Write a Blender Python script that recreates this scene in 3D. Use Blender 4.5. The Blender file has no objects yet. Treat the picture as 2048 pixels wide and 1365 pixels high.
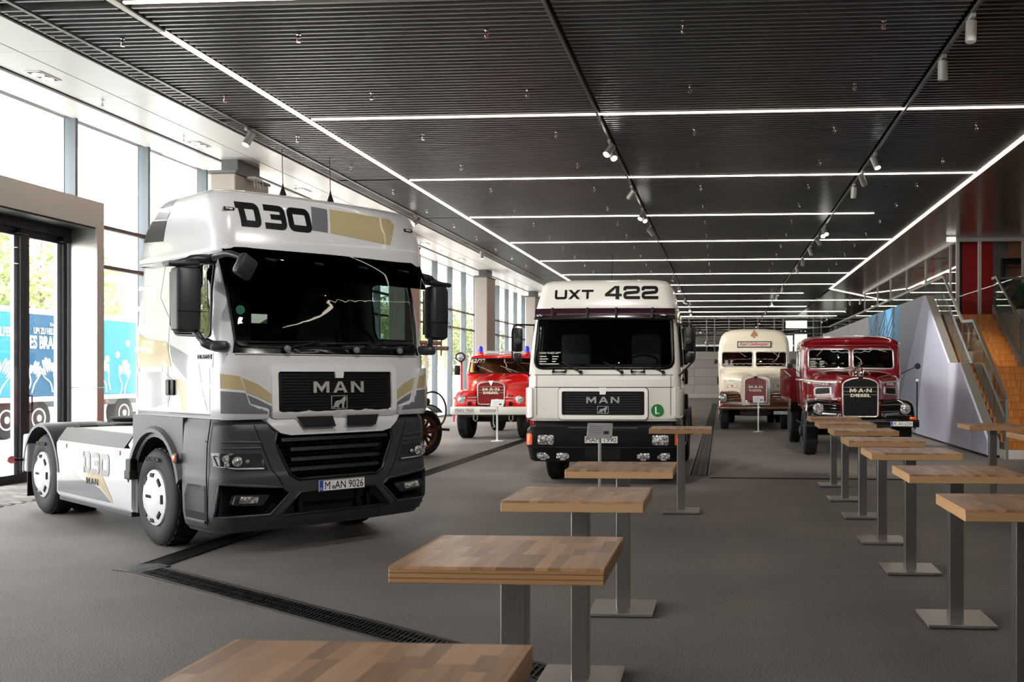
import bpy, bmesh, math, random
from mathutils import Vector, Matrix
from mathutils.bvhtree import BVHTree

SC = bpy.context.scene
COL = SC.collection
PI = math.pi
RND = random.Random(7)

# ------------------------------------------------------------------ camera
cam_data = bpy.data.cameras.new('camera')
cam_data.sensor_width = 36.0
cam_data.lens = 35.0
cam_data.shift_x = -0.1382
cam_data.shift_y = 0.0320
cam_data.clip_end = 300
cam_data.dof.use_dof = True
cam_data.dof.focus_distance = 10.5
cam_data.dof.aperture_fstop = 5.0
cam = bpy.data.objects.new('camera', cam_data)
cam.location = (0, 0, 1.8)
cam.rotation_euler = (PI / 2, 0, math.radians(3.908))
COL.objects.link(cam)
SC.camera = cam

# ------------------------------------------------------------------ sky and exposure
world = bpy.data.worlds.new('overcast_sky')
world.use_nodes = True
bgn = world.node_tree.nodes['Background']
bgn.inputs[0].default_value = (1.0, 0.99, 0.99, 1)
bgn.inputs[1].default_value = 6.0
SC.world = world
SC.view_settings.view_transform = 'Standard'
SC.view_settings.look = 'None'
SC.view_settings.exposure = 0.66
SC.view_settings.gamma = 1.0
SC.view_settings.use_curve_mapping = False
SC.cycles.max_bounces = 6
SC.cycles.diffuse_bounces = 4
SC.cycles.glossy_bounces = 3
SC.cycles.transmission_bounces = 6
SC.cycles.transparent_max_bounces = 12
SC.cycles.caustics_reflective = False
SC.cycles.caustics_refractive = False
SC.cycles.use_light_tree = False
SC.cycles.adaptive_threshold = 0.04
SC.cycles.sample_clamp_indirect = 6.0
# ------------------------------------------------------------------ materials
MATS = {}
def lin(c):
    """sRGB 0..255 triple to linear rgba"""
    r = []
    for v in c:
        v = v / 255.0
        r.append(v / 12.92 if v <= 0.04045 else ((v + 0.055) / 1.055) ** 2.4)
    return (r[0], r[1], r[2], 1.0)

def mat(name, c, rough=0.5, metal=0.0, var=0.06, scale=30.0, bump=0.0, bscale=200.0, coat=0.0, spec=0.5, emit=None, stretch=None):
    """procedural principled material: noise-varied colour, roughness and bump"""
    if name in MATS: return MATS[name]
    m = bpy.data.materials.new(name); m.use_nodes = True
    nt = m.node_tree; N = nt.nodes; L = nt.links
    b = N['Principled BSDF']
    col = lin(c)
    tc = N.new('ShaderNodeTexCoord')
    src = tc.outputs['Object']
    if stretch:
        mp = N.new('ShaderNodeMapping'); mp.inputs['Scale'].default_value = stretch
        L.new(src, mp.inputs[0]); src = mp.outputs[0]
    nz = N.new('ShaderNodeTexNoise'); nz.inputs['Scale'].default_value = scale; nz.inputs['Detail'].default_value = 3
    L.new(src, nz.inputs['Vector'])
    mx = N.new('ShaderNodeMix'); mx.data_type = 'RGBA'
    mx.inputs['A'].default_value = tuple(max(0, v * (1 - var)) for v in col[:3]) + (1,)
    mx.inputs['B'].default_value = tuple(min(1, v * (1 + var)) for v in col[:3]) + (1,)
    L.new(nz.outputs['Fac'], mx.inputs['Factor'])
    L.new(mx.outputs['Result'], b.inputs['Base Color'])
    b.inputs['Roughness'].default_value = rough
    b.inputs['Metallic'].default_value = metal
    b.inputs['Specular IOR Level'].default_value = spec
    b.inputs['Coat Weight'].default_value = coat
    b.inputs['Coat Roughness'].default_value = 0.04
    if bump:
        n2 = N.new('ShaderNodeTexNoise'); n2.inputs['Scale'].default_value = bscale; n2.inputs['Detail'].default_value = 2
        L.new(src, n2.inputs['Vector'])
        bp = N.new('ShaderNodeBump'); bp.inputs['Strength'].default_value = bump; bp.inputs['Distance'].default_value = 0.01
        L.new(n2.outputs['Fac'], bp.inputs['Height']); L.new(bp.outputs[0], b.inputs['Normal'])
    if emit:
        b.inputs['Emission Color'].default_value = lin(emit[0]); b.inputs['Emission Strength'].default_value = emit[1]
    MATS[name] = m
    return m

def glass(name, c=(255, 255, 255), refl=1.0, rough=0.0, ior=1.45):
    """thin pane: tinted see-through mixed with a fresnel reflection"""
    if name in MATS: return MATS[name]
    m = bpy.data.materials.new(name); m.use_nodes = True
    nt = m.node_tree; N = nt.nodes; L = nt.links
    N.remove(N['Principled BSDF'])
    t = N.new('ShaderNodeBsdfTransparent'); t.inputs[0].default_value = lin(c)
    g = N.new('ShaderNodeBsdfGlossy'); g.inputs['Roughness'].default_value = rough
    g.inputs[0].default_value = (refl, refl, refl, 1)
    f = N.new('ShaderNodeFresnel')
    ge = N.new('ShaderNodeNewGeometry'); mr = N.new('ShaderNodeMapRange')
    mr.inputs['To Min'].default_value = ior; mr.inputs['To Max'].default_value = 1 / ior
    L.new(ge.outputs['Backfacing'], mr.inputs[0]); L.new(mr.outputs[0], f.inputs[0])
    x = N.new('ShaderNodeMixShader')
    L.new(f.outputs[0], x.inputs[0]); L.new(t.outputs[0], x.inputs[1]); L.new(g.outputs[0], x.inputs[2])
    L.new(x.outputs[0], N['Material Output'].inputs[0])
    MATS[name] = m
    return m

def floor_material():
    m = bpy.data.materials.new('asphalt_floor'); m.use_nodes = True
    nt = m.node_tree; N = nt.nodes; L = nt.links; b = N['Principled BSDF']
    tc = N.new('ShaderNodeTexCoord')
    fine = N.new('ShaderNodeTexNoise'); fine.inputs['Scale'].default_value = 90; fine.inputs['Detail'].default_value = 4
    big = N.new('ShaderNodeTexNoise'); big.inputs['Scale'].default_value = 0.5; big.inputs['Detail'].default_value = 5
    vor = N.new('ShaderNodeTexVoronoi'); vor.inputs['Scale'].default_value = 140
    for n in (fine, big, vor): L.new(tc.outputs['Object'], n.inputs['Vector'])
    r1 = N.new('ShaderNodeValToRGB')
    r1.color_ramp.elements[0].position = 0.32; r1.color_ramp.elements[0].color = (0.074, 0.065, 0.060, 1)
    r1.color_ramp.elements[1].position = 0.70; r1.color_ramp.elements[1].color = (0.345, 0.312, 0.292, 1)
    L.new(fine.outputs['Fac'], r1.inputs[0])
    r2 = N.new('ShaderNodeValToRGB')
    r2.color_ramp.elements[0].position = 0.35; r2.color_ramp.elements[0].color = (0.74, 0.73, 0.72, 1)
    r2.color_ramp.elements[1].position = 0.70; r2.color_ramp.elements[1].color = (1.12, 1.1, 1.07, 1)
    L.new(big.outputs['Fac'], r2.inputs[0])
    mx = N.new('ShaderNodeMix'); mx.data_type = 'RGBA'; mx.blend_type = 'MULTIPLY'; mx.inputs['Factor'].default_value = 1
    L.new(r1.outputs[0], mx.inputs['A']); L.new(r2.outputs[0], mx.inputs['B'])
    L.new(mx.outputs['Result'], b.inputs['Base Color'])
    b.inputs['Roughness'].default_value = 0.62
    bp = N.new('ShaderNodeBump'); bp.inputs['Strength'].default_value = 0.35; bp.inputs['Distance'].default_value = 0.004
    L.new(vor.outputs['Distance'], bp.inputs['Height']); L.new(bp.outputs[0], b.inputs['Normal'])
    return m

def wood_material(name, c1, c2, axis_scale=(6, 60, 60), rough=0.35, island=False):
    """wood whose tone varies per object and with the grain"""
    if name in MATS: return MATS[name]
    m = bpy.data.materials.new(name); m.use_nodes = True
    nt = m.node_tree; N = nt.nodes; L = nt.links; b = N['Principled BSDF']
    tc = N.new('ShaderNodeTexCoord'); mp = N.new('ShaderNodeMapping'); mp.inputs['Scale'].default_value = axis_scale
    L.new(tc.outputs['Object'], mp.inputs[0])
    nz = N.new('ShaderNodeTexNoise'); nz.inputs['Scale'].default_value = 1.0; nz.inputs['Detail'].default_value = 6; nz.inputs['Distortion'].default_value = 0.6
    L.new(mp.outputs[0], nz.inputs['Vector'])
    oi = N.new('ShaderNodeNewGeometry') if island else N.new('ShaderNodeObjectInfo')
    ma = N.new('ShaderNodeMath'); ma.operation = 'MULTIPLY_ADD'; ma.inputs[1].default_value = 0.75; 
    L.new(oi.outputs['Random Per Island' if island else 'Random'], ma.inputs[0])
    mb = N.new('ShaderNodeMath'); mb.operation = 'MULTIPLY_ADD'; mb.inputs[1].default_value = 0.5; mb.inputs[2].default_value = -0.13
    L.new(nz.outputs['Fac'], mb.inputs[0]); L.new(mb.outputs[0], ma.inputs[2])
    mx = N.new('ShaderNodeMix'); mx.data_type = 'RGBA'
    mx.inputs['A'].default_value = lin(c1); mx.inputs['B'].default_value = lin(c2)
    L.new(ma.outputs[0], mx.inputs['Factor']); L.new(mx.outputs['Result'], b.inputs['Base Color'])
    b.inputs['Roughness'].default_value = rough
    MATS[name] = m
    return m

# ------------------------------------------------------------------ mesh helpers
def BM(): return bmesh.new()

def box(bm, c, s, bev=0.0, rot=None, seg=2):
    r = bmesh.ops.create_cube(bm, size=1.0)
    vs = r['verts']
    M = Matrix.Translation(c) @ ((rot.to_4x4()) if rot is not None else Matrix()) @ Matrix.Diagonal((s[0], s[1], s[2], 1))
    bmesh.ops.transform(bm, matrix=M, verts=vs)
    if bev > 0:
        es = list({e for v in vs for e in v.link_edges})
        bmesh.ops.bevel(bm, geom=es, offset=min(bev, 0.49 * min(s)), segments=seg, affect='EDGES', profile=0.5, clamp_overlap=True)
    return bm

def bx(bm, x0, x1, y0, y1, z0, z1, bev=0.0, seg=2):
    return box(bm, ((x0 + x1) / 2, (y0 + y1) / 2, (z0 + z1) / 2), (abs(x1 - x0), abs(y1 - y0), abs(z1 - z0)), bev, None, seg)

def ring_frame(d):
    d = d.normalized()
    up = Vector((0, 0, 1)) if abs(d.z) < 0.95 else Vector((1, 0, 0))
    a = d.cross(up).normalized(); b = a.cross(d).normalized()
    return a, b

def tube(bm, pts, r, n=8, closed=False, caps=True):
    """round bar along a polyline; r a number or one per point"""
    P = [Vector(p) for p in pts]; k = len(P); rings = []
    prev_a = None
    for i, p in enumerate(P):
        if closed: d = P[(i + 1) % k] - P[i - 1]
        elif i == 0: d = P[1] - P[0]
        elif i == k - 1: d = P[-1] - P[-2]
        else: d = (P[i + 1] - p).normalized() + (p - P[i - 1]).normalized()
        if d.length < 1e-9: d = Vector((0, 0, 1))
        a, b = ring_frame(d)
        if prev_a is not None:
            dn = d.normalized(); a2 = prev_a - dn * prev_a.dot(dn)
            if a2.length > 1e-4: a = a2.normalized(); b = a.cross(dn).normalized()
        prev_a = a
        rr = r[i] if isinstance(r, (list, tuple)) else r
        rings.append([bm.verts.new(p + a * (rr * math.cos(2 * PI * j / n)) + b * (rr * math.sin(2 * PI * j / n))) for j in range(n)])
    m = k if closed else k - 1
    for i in range(m):
        A, B = rings[i], rings[(i + 1) % k]
        for j in range(n):
            try: bm.faces.new((A[j], A[(j + 1) % n], B[(j + 1) % n], B[j]))
            except ValueError: pass
    if caps and not closed:
        bm.faces.new(rings[0][::-1]); bm.faces.new(rings[-1])
    return bm

def cyl(bm, p0, p1, r, n=20, r1=None):
    return tube(bm, [p0, p1], [r, r if r1 is None else r1], n)

def lathe(bm, prof, axis='X', c=(0, 0, 0), n=32, closed=False):
    """profile of (radius, height along axis) turned about the axis"""
    rings = []
    for r, h in prof:
        ring = []
        for j in range(n):
            a = 2 * PI * j / n; u, v = r * math.cos(a), r * math.sin(a)
            p = {'X': (h, u, v), 'Y': (u, h, v), 'Z': (u, v, h)}[axis]
            ring.append(bm.verts.new((p[0] + c[0], p[1] + c[1], p[2] + c[2])))
        rings.append(ring)
    k = len(rings)
    for i in range(k if closed else k - 1):
        A, B = rings[i], rings[(i + 1) % k]
        for j in range(n):
            bm.faces.new((A[j], A[(j + 1) % n], B[(j + 1) % n], B[j]))
    if not closed:
        if prof[0][0] > 1e-6: bm.faces.new(rings[0][::-1])
        if prof[-1][0] > 1e-6: bm.faces.new(rings[-1])
    bmesh.ops.remove_doubles(bm, verts=bm.verts, dist=1e-6)
    return bm

def prism(bm, poly, axis, a, b, bev=0.0):
    """2-D polygon pushed along an axis from a to b.  axis X: (y,z)  Y: (x,z)  Z: (x,y)"""
    def P(q, t): return {'X': (t, q[0], q[1]), 'Y': (q[0], t, q[1]), 'Z': (q[0], q[1], t)}[axis]
    A = [bm.verts.new(P(q, a)) for q in poly]; B = [bm.verts.new(P(q, b)) for q in poly]
    n = len(poly); fs = []
    fs.append(bm.faces.new(A)); fs.append(bm.faces.new(B[::-1]))
    for i in range(n): fs.append(bm.faces.new((A[i], B[i], B[(i + 1) % n], A[(i + 1) % n])))
    bmesh.ops.recalc_face_normals(bm, faces=fs)
    if bev:
        es = list({e for f in fs for e in f.edges})
        bmesh.ops.bevel(bm, geom=es, offset=bev, segments=2, affect='EDGES', profile=0.5, clamp_overlap=True)
    return bm

def loft(bm, rings, cap0=True, cap1=True, closed=True):
    R = [[bm.verts.new(p) for p in r] for r in rings]
    n = len(R[0]); fs = []
    for i in range(len(R) - 1):
        for j in range(n if closed else n - 1):
            fs.append(bm.faces.new((R[i][j], R[i][(j + 1) % n], R[i + 1][(j + 1) % n], R[i + 1][j])))
    if cap0: fs.append(bm.faces.new(R[0][::-1]))
    if cap1: fs.append(bm.faces.new(R[-1]))
    bmesh.ops.recalc_face_normals(bm, faces=fs)
    return bm

def rrect(x0, x1, z0, z1, r, n=4):
    """rounded rectangle as 2-D points"""
    r = min(r, 0.499 * abs(x1 - x0), 0.499 * abs(z1 - z0)); out = []
    for cx, cz, a0 in ((x1 - r, z0 + r, -90), (x1 - r, z1 - r, 0), (x0 + r, z1 - r, 90), (x0 + r, z0 + r, 180)):
        for i in range(n + 1):
            a = math.radians(a0 + 90 * i / n); out.append((cx + r * math.cos(a), cz + r * math.sin(a)))
    return out

def rpoly(pts, r, n=4):
    """polygon with rounded corners (r a number or one per corner)"""
    out = []; k = len(pts)
    for i in range(k):
        p = Vector(pts[i]); a = Vector(pts[i - 1]); b = Vector(pts[(i + 1) % k])
        rr = r[i] if isinstance(r, (list, tuple)) else r
        rr = min(rr, 0.45 * (a - p).length, 0.45 * (b - p).length)
        if rr < 1e-5: out.append(tuple(p)); continue
        s = p + (a - p).normalized() * rr; e = p + (b - p).normalized() * rr
        for t in range(n + 1):
            u = t / n
            out.append(tuple(s * (1 - u) ** 2 + p * 2 * u * (1 - u) + e * u * u))
    return out

def spline(pts, n=6, closed=False):
    """smooth curve through points"""
    P = [Vector(p) for p in pts]; k = len(P); out = []
    for i in range(k if closed else k - 1):
        p0 = P[i - 1] if (i > 0 or closed) else P[0]; p1 = P[i]; p2 = P[(i + 1) % k]; p3 = P[(i + 2) % k] if (i + 2 < k or closed) else P[-1]
        for t in range(n):
            u = t / n
            out.append(0.5 * ((2 * p1) + (p2 - p0) * u + (2 * p0 - 5 * p1 + 4 * p2 - p3) * u * u + (3 * p1 - p0 - 3 * p2 + p3) * u ** 3))
    if not closed: out.append(P[-1])
    return out

def finish(bm, name, m=None, smooth=None, mats=None):
    bmesh.ops.recalc_face_normals(bm, faces=bm.faces) if smooth != 'keep' else None
    me = bpy.data.meshes.new(name); bm.to_mesh(me); bm.free()
    for x in (mats or ([m] if m else [])): me.materials.append(x)
    if smooth not in (None, 'keep'):
        me.shade_smooth(); me.set_sharp_from_angle(angle=math.radians(smooth))
    return me

def obj(name, bm, m=None, parent=None, smooth=None, mats=None, loc=None, label=None):
    me = bm if isinstance(bm, bpy.types.Mesh) else finish(bm, name, m, smooth, mats)
    o = bpy.data.objects.new(name, me); COL.objects.link(o)
    if parent is not None: o.parent = parent
    if loc is not None: o.location = loc
    if label: o['label'] = label
    return o

def tag(o, label, cat, group=None):
    o['label'] = label; o['category'] = cat
    if group: o['group'] = group
    return o

def thing(name, label, cat, loc=(0, 0, 0), rz=0.0, group=None):
    o = bpy.data.objects.new(name, None); o.empty_display_size = 0.2; COL.objects.link(o)
    o.location = loc; o.rotation_euler = (0, 0, rz)
    return tag(o, label, cat, group)

def struct(name, bm=None, m=None, parent=None, smooth=None, label=None):
    if bm is None:
        o = bpy.data.objects.new(name, None); COL.objects.link(o)
    else: o = obj(name, bm, m, parent, smooth)
    if parent is None: o['kind'] = 'structure'
    if label: o['label'] = label
    return o

def dup(root, loc=None, rz=None, label=None, parent=None):
    c = root.copy(); COL.objects.link(c); c.parent = parent
    if loc is not None: c.location = loc
    if rz is not None: c.rotation_euler = (0, 0, rz)
    if label: c['label'] = label
    for ch in KIDS(root): dup(ch, parent=c)
    return c
def KIDS(o): return [x for x in o.children]

# ------------------------------------------------------------------ flat shapes wrapped onto a surface
def bvh_of(bm):
    bm.normal_update(); return BVHTree.FromBMesh(bm)

AX = {'-Y': lambda a, b: (Vector((a, -9, b)), Vector((0, 1, 0))), '+Y': lambda a, b: (Vector((a, 19, b)), Vector((0, -1, 0))),
      '-X': lambda a, b: (Vector((-9, a, b)), Vector((1, 0, 0))), '+X': lambda a, b: (Vector((9, a, b)), Vector((-1, 0, 0)))}

def cast(bvh, ax, a, b, off=0.0):
    o, d = AX[ax](a, b)
    h = bvh.ray_cast(o, d)
    if h[0] is None: return None
    n = h[1]
    if n.dot(d) > 0: n = -n
    return h[0] + n * off

def poly_bm(polys, maxe=0.12):
    bm = BM()
    for poly in polys:
        vs = [bm.verts.new((p[0], p[1], 0)) for p in poly]
        try: bm.faces.new(vs)
        except ValueError: pass
    bmesh.ops.triangulate(bm, faces=bm.faces)
    for _ in range(6):
        es = [e for e in bm.edges if e.calc_length() > maxe]
        if not es: break
        bmesh.ops.subdivide_edges(bm, edges=es, cuts=1)
        bmesh.ops.triangulate(bm, faces=[f for f in bm.faces if len(f.verts) > 3])
    return bm

def wrap(polys, bvh, ax, off=0.004, maxe=0.12, thick=0.0, src=None):
    """2-D polygons laid on the surface seen along ax; returns a bmesh"""
    bm = src if src is not None else poly_bm(polys, maxe)
    last = None; bad = []
    for v in bm.verts:
        p = cast(bvh, ax, v.co.x, v.co.y, off)
        if p is None: bad.append(v); continue
        v.co = p
    if bad: bmesh.ops.delete(bm, geom=bad, context='VERTS')
    bm.normal_update()
    d = AX[ax](0, 0)[1]
    fl = [f for f in bm.faces if f.normal.dot(d) > 0]
    if fl: bmesh.ops.reverse_faces(bm, faces=fl)
    if thick:
        r = bmesh.ops.extrude_face_region(bm, geom=list(bm.faces))
        for v in r['geom']:
            if isinstance(v, bmesh.types.BMVert): v.co -= d * thick
    return bm

def cut(bm, poly, ax, lim=None):
    """cut a convex polygon-shaped hole through the side of bm facing ax"""
    poly = list(poly)
    area = sum(poly[i][0] * poly[(i + 1) % len(poly)][1] - poly[(i + 1) % len(poly)][0] * poly[i][1] for i in range(len(poly)))
    if area < 0: poly.reverse()
    d = AX[ax](0, 0)[1]
    xs = [p[0] for p in poly]; zs = [p[1] for p in poly]
    k = 0 if ax in ('-Y', '+Y') else 1
    def P(p): return Vector((p[0], 0, p[1])) if k == 0 else Vector((0, p[0], p[1]))
    def near(f):
        if lim is not None:
            c = f.calc_center_median()
            if not lim(c): return False
        elif f.normal.dot(d) > -0.05: return False
        a = [v.co[k] for v in f.verts]; z = [v.co.z for v in f.verts]
        return max(a) >= min(xs) and min(a) <= max(xs) and max(z) >= min(zs) and min(z) <= max(zs)
    bm.normal_update()
    for i in range(len(poly)):
        a, b = P(poly[i]), P(poly[(i + 1) % len(poly)])
        e = b - a
        if e.length < 1e-6: continue
        n = e.cross(d).normalized()
        fs = [f for f in bm.faces if near(f)]
        if not fs: continue
        geom = list({v for f in fs for v in f.verts}) + list({x for f in fs for x in f.edges}) + fs
        bmesh.ops.bisect_plane(bm, geom=geom, plane_co=a, plane_no=n, dist=1e-5)
    bm.normal_update()
    def inside(c):
        q = (c[k], c.z)
        for i in range(len(poly)):
            x0, z0 = poly[i]; x1, z1 = poly[(i + 1) % len(poly)]
            if (x1 - x0) * (q[1] - z0) - (z1 - z0) * (q[0] - x0) < -1e-6: return False
        return True
    dl = [f for f in bm.faces if near(f) and inside(f.calc_center_median())]
    bmesh.ops.delete(bm, geom=dl, context='FACES')
    return bm

def seam(poly, bvh, ax, r=0.008, off=0.0, n=6, closed=True, step=0.08):
    """round bead following a 2-D outline on the surface"""
    pts = []
    k = len(poly)
    for i in range(k if closed else k - 1):
        a = Vector(poly[i]); b = Vector(poly[(i + 1) % k]); m = max(1, int((b - a).length / step))
        for t in range(m): pts.append(a + (b - a) * t / m)
    if not closed: pts.append(Vector(poly[-1]))
    P = [cast(bvh, ax, p.x, p.y, off) for p in pts]; P = [p for p in P if p is not None]
    return tube(BM(), P, r, n, closed)

# ------------------------------------------------------------------ lettering
TXT = {}
def text_bm(s, w=None, h=None, bold=0.0, shear=0.0, space=1.0):
    """text outline as a flat bmesh, fitted to w x h, centred on the origin"""
    c = bpy.data.curves.new('lettering', 'FONT'); c.body = s; c.size = 1.0; c.offset = bold; c.shear = shear; c.space_character = space; c.resolution_u = 3
    o = bpy.data.objects.new('lettering', c); me = o.to_mesh()
    bm = BM(); bm.from_mesh(me); o.to_mesh_clear()
    bpy.data.objects.remove(o); bpy.data.curves.remove(c)
    xs = [v.co.x for v in bm.verts]; ys = [v.co.y for v in bm.verts]
    x0, x1, y0, y1 = min(xs), max(xs), min(ys), max(ys)
    sx = (w / (x1 - x0)) if w else None; sy = (h / (y1 - y0)) if h else None
    sx = sx or sy; sy = sy or sx
    for v in bm.verts: v.co = ((v.co.x - (x0 + x1) / 2) * sx, (v.co.y - (y0 + y1) / 2) * sy, 0)
    return bm

def text(name, s, m, parent, loc, face='-Y', w=None, h=None, bold=0.0, shear=0.0, depth=0.004, tilt=0.0, space=1.0):
    """raised lettering on a flat face"""
    bm = text_bm(s, w, h, bold, shear, space)
    r = bmesh.ops.extrude_face_region(bm, geom=list(bm.faces))
    bmesh.ops.translate(bm, vec=(0, 0, depth), verts=[g for g in r['geom'] if isinstance(g, bmesh.types.BMVert)])
    R = {'-Y': Matrix.Rotation(PI / 2, 4, 'X'), '+X': Matrix.Rotation(PI / 2, 4, 'Z') @ Matrix.Rotation(PI / 2, 4, 'X'),
         '-X': Matrix.Rotation(-PI / 2, 4, 'Z') @ Matrix.Rotation(PI / 2, 4, 'X'), '+Z': Matrix()}[face]
    if tilt: R = Matrix.Rotation(tilt, 4, 'X') @ R
    bmesh.ops.transform(bm, matrix=Matrix.Translation(loc) @ R, verts=bm.verts)
    return obj(name, bm, m, parent)

def quad(a, b, c, d): return [a, b, c, d]
def stroke(pts, w):
    """mitred band along a 2-D path, as quads"""
    P = [Vector(p) for p in pts]; L, R = [], []
    for i, p in enumerate(P):
        d0 = (P[i] - P[i - 1]).normalized() if i else None
        d1 = (P[i + 1] - P[i]).normalized() if i < len(P) - 1 else None
        if d0 is None: n = Vector((-d1.y, d1.x)); s = 1
        elif d1 is None: n = Vector((-d0.y, d0.x)); s = 1
        else:
            t = (d0 + d1).normalized(); n = Vector((-t.y, t.x)); s = 1 / max(0.35, n.dot(Vector((-d0.y, d0.x))))
        L.append(p + n * w / 2 * s); R.append(p - n * w / 2 * s)
    return [[tuple(L[i]), tuple(L[i + 1]), tuple(R[i + 1]), tuple(R[i])] for i in range(len(P) - 1)]

def glyph(ch):
    """heavy display letters in a box of height 1; returns (polygons, width)"""
    if ch == 'M':
        return [[(0, 0), (.30, 0), (.30, .62), (.30, 1), (0, 1)], [(1.30, 0), (1.60, 0), (1.60, 1), (1.30, 1)],
                [(.0, 1), (.36, 1), (.80, .50), (.80, .05)], [(1.60, 1), (1.24, 1), (.80, .50), (.80, .05)]], 1.6
    if ch == 'A':
        return [[(0, 0), (.34, 0), (.86, 1), (.56, 1)], [(1.50, 0), (1.16, 0), (.64, 1), (.94, 1)], [(.33, .2), (1.17, .2), (1.06, .42), (.44, .42)]], 1.5
    if ch == 'N':
        return [[(0, 0), (.30, 0), (.30, 1), (0, 1)], [(1.10, 0), (1.40, 0), (1.40, 1), (1.10, 1)], [(.0, 1), (.34, 1), (1.40, 0), (1.06, 0)]], 1.4
    w = .26
    def rr(p, ww=w): return stroke(rpath(p, .16), ww)
    if ch == 'U': return rr([(.13, 1), (.13, .13), (1.17, .13), (1.17, 1)]), 1.3
    if ch == 'X': return [[(0, 0), (.34, 0), (1.3, 1), (.96, 1)], [(.96, 0), (1.3, 0), (.34, 1), (0, 1)]], 1.3
    if ch == 'T': return [[(0, .76), (1.25, .76), (1.25, 1), (0, 1)], [(.5, 0), (.76, 0), (.76, .8), (.5, .8)]], 1.25
    if ch == '4': return [[(.82, 0), (1.1, 0), (1.1, 1), (.82, 1)], [(0, .22), (1.3, .22), (1.3, .42), (0, .42)], [(0, .42), (.36, .42), (1.0, 1), (.72, 1)]], 1.3
    if ch == '2': return rr([(.12, .66), (.12, .88), (1.16, .88), (1.16, .54), (.14, .46), (.14, .12), (1.3, .12)], .24), 1.3
    # slanted block letters of the lettering over the windscreen
    if ch == 'd': return rr([(.20, .13), (1.02, .13), (1.02, .87), (.06, .87)], .27) + [[(.22, 0), (.50, 0), (.44, 1), (.16, 1)]], 1.2
    if ch == '3': return rr([(.12, .88), (1.0, .88), (1.0, .12), (.06, .12)], .26) + [[(.38, .40), (1.0, .40), (1.0, .62), (.38, .62)]], 1.16
    if ch == '0': return rr([(.14, .5), (.14, .13), (1.04, .13), (1.04, .87), (.14, .87), (.14, .5)], .28), 1.18
    return [], .5

def rpath(pts, r, n=4):
    """open path with rounded inner corners"""
    out = [tuple(pts[0])]
    for i in range(1, len(pts) - 1):
        p = Vector(pts[i]); a = Vector(pts[i - 1]); b = Vector(pts[i + 1])
        rr = min(r, .45 * (a - p).length, .45 * (b - p).length)
        s = p + (a - p).normalized() * rr; e = p + (b - p).normalized() * rr
        for t in range(n + 1):
            u = t / n; out.append(tuple(s * (1 - u) ** 2 + p * 2 * u * (1 - u) + e * u * u))
    out.append(tuple(pts[-1]))
    return out

def word(s, x0, z0, h, gap=.18, wscale=1.0, shear=0.0):
    """list of polygons for a word whose lower left corner is x0,z0"""
    out = []; x = 0.0
    for ch in s:
        if ch == ' ': x += .6; continue
        ps, w = glyph(ch)
        for p in ps: out.append([(x0 + (q[0] + x + shear * q[1]) * h * wscale, z0 + q[1] * h) for q in p])
        x += w + gap
    return out, (x - gap) * h * wscale

def flat_letters(name, s, m, parent, cx, y, z0, h, gap=.35, wscale=1.0, depth=.012, shear=0.0):
    """raised letters on a plane facing -Y, centred at cx"""
    ps, w = word(s, 0, 0, h, gap, wscale, shear)
    bm = BM()
    for p in ps: prism(bm, [(q[0] - w / 2 + cx, q[1] + z0) for q in p], 'Y', y, y - depth)
    return obj(name, bm, m, parent)

LION = [(.02, .06), (.16, .04), (.2, .12), (.17, .2), (.3, .42), (.36, .3), (.32, .08), (.36, .04), (.46, .05), (.44, .1), (.5, .34), (.62, .4), (.68, .36), (.66, .08),
        (.7, .03), (.82, .04), (.8, .1), (.84, .42), (.9, .62), (.97, .72), (.93, .78), (.98, .88), (.9, .97), (.8, .96), (.7, .84), (.6, .7), (.4, .66), (.24, .6), (.14, .42), (.1, .2), (.02, .14)]

# ------------------------------------------------------------------ shared materials
WHITEM = mat('white_paint', (232, 232, 230), .3, var=.02, coat=.3)
STEEL = mat('brushed_steel', (172, 170, 167), .3, 1.0, var=.12, scale=4, stretch=(60, 60, 1))
STEEL2 = mat('brushed_steel_plate', (176, 172, 166), .33, .9, var=.12, scale=4, stretch=(1, 60, 1))
CHROME = mat('chrome', (225, 225, 225), .08, 1.0, var=.01)
BLACKP = mat('black_plastic', (11, 11, 12), .42, var=.1, spec=.3)
RUBBER = mat('tyre_rubber', (15, 15, 15), .7, var=.15, scale=60, bump=.1, bscale=80)
DARKM = mat('dark_steel', (46, 47, 48), .45, .3)
def lens_material():
    m = bpy.data.materials.new('clear_lens'); m.use_nodes = True
    nt = m.node_tree; N = nt.nodes; L = nt.links; b = N['Principled BSDF']
    tc = N.new('ShaderNodeTexCoord'); vo = N.new('ShaderNodeTexVoronoi'); vo.inputs['Scale'].default_value = 28
    L.new(tc.outputs['Object'], vo.inputs['Vector'])
    rp = N.new('ShaderNodeValToRGB'); rp.color_ramp.elements[0].position = .1; rp.color_ramp.elements[0].color = (.95, .95, .93, 1)
    rp.color_ramp.elements[1].position = .7; rp.color_ramp.elements[1].color = (.18, .18, .18, 1)
    L.new(vo.outputs['Distance'], rp.inputs[0]); L.new(rp.outputs[0], b.inputs['Base Color'])
    bp = N.new('ShaderNodeBump'); bp.inputs['Strength'].default_value = .5; bp.inputs['Distance'].default_value = .02
    L.new(vo.outputs['Distance'], bp.inputs['Height']); L.new(bp.outputs[0], b.inputs['Normal'])
    b.inputs['Roughness'].default_value = .15; b.inputs['Metallic'].default_value = .4; b.inputs['Coat Weight'].default_value = 1
    return m
LENS = lens_material()
ORANGE = mat('orange_lens', (238, 92, 20), .2, var=.1, coat=.6)
REDL = mat('red_lens', (190, 20, 24), .2, var=.1, coat=.6)
INK = mat('black_lettering', (5, 5, 6), .45, var=.02, spec=.15)
PLATE = mat('number_plate_white', (224, 224, 220), .4, var=.02)
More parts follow.
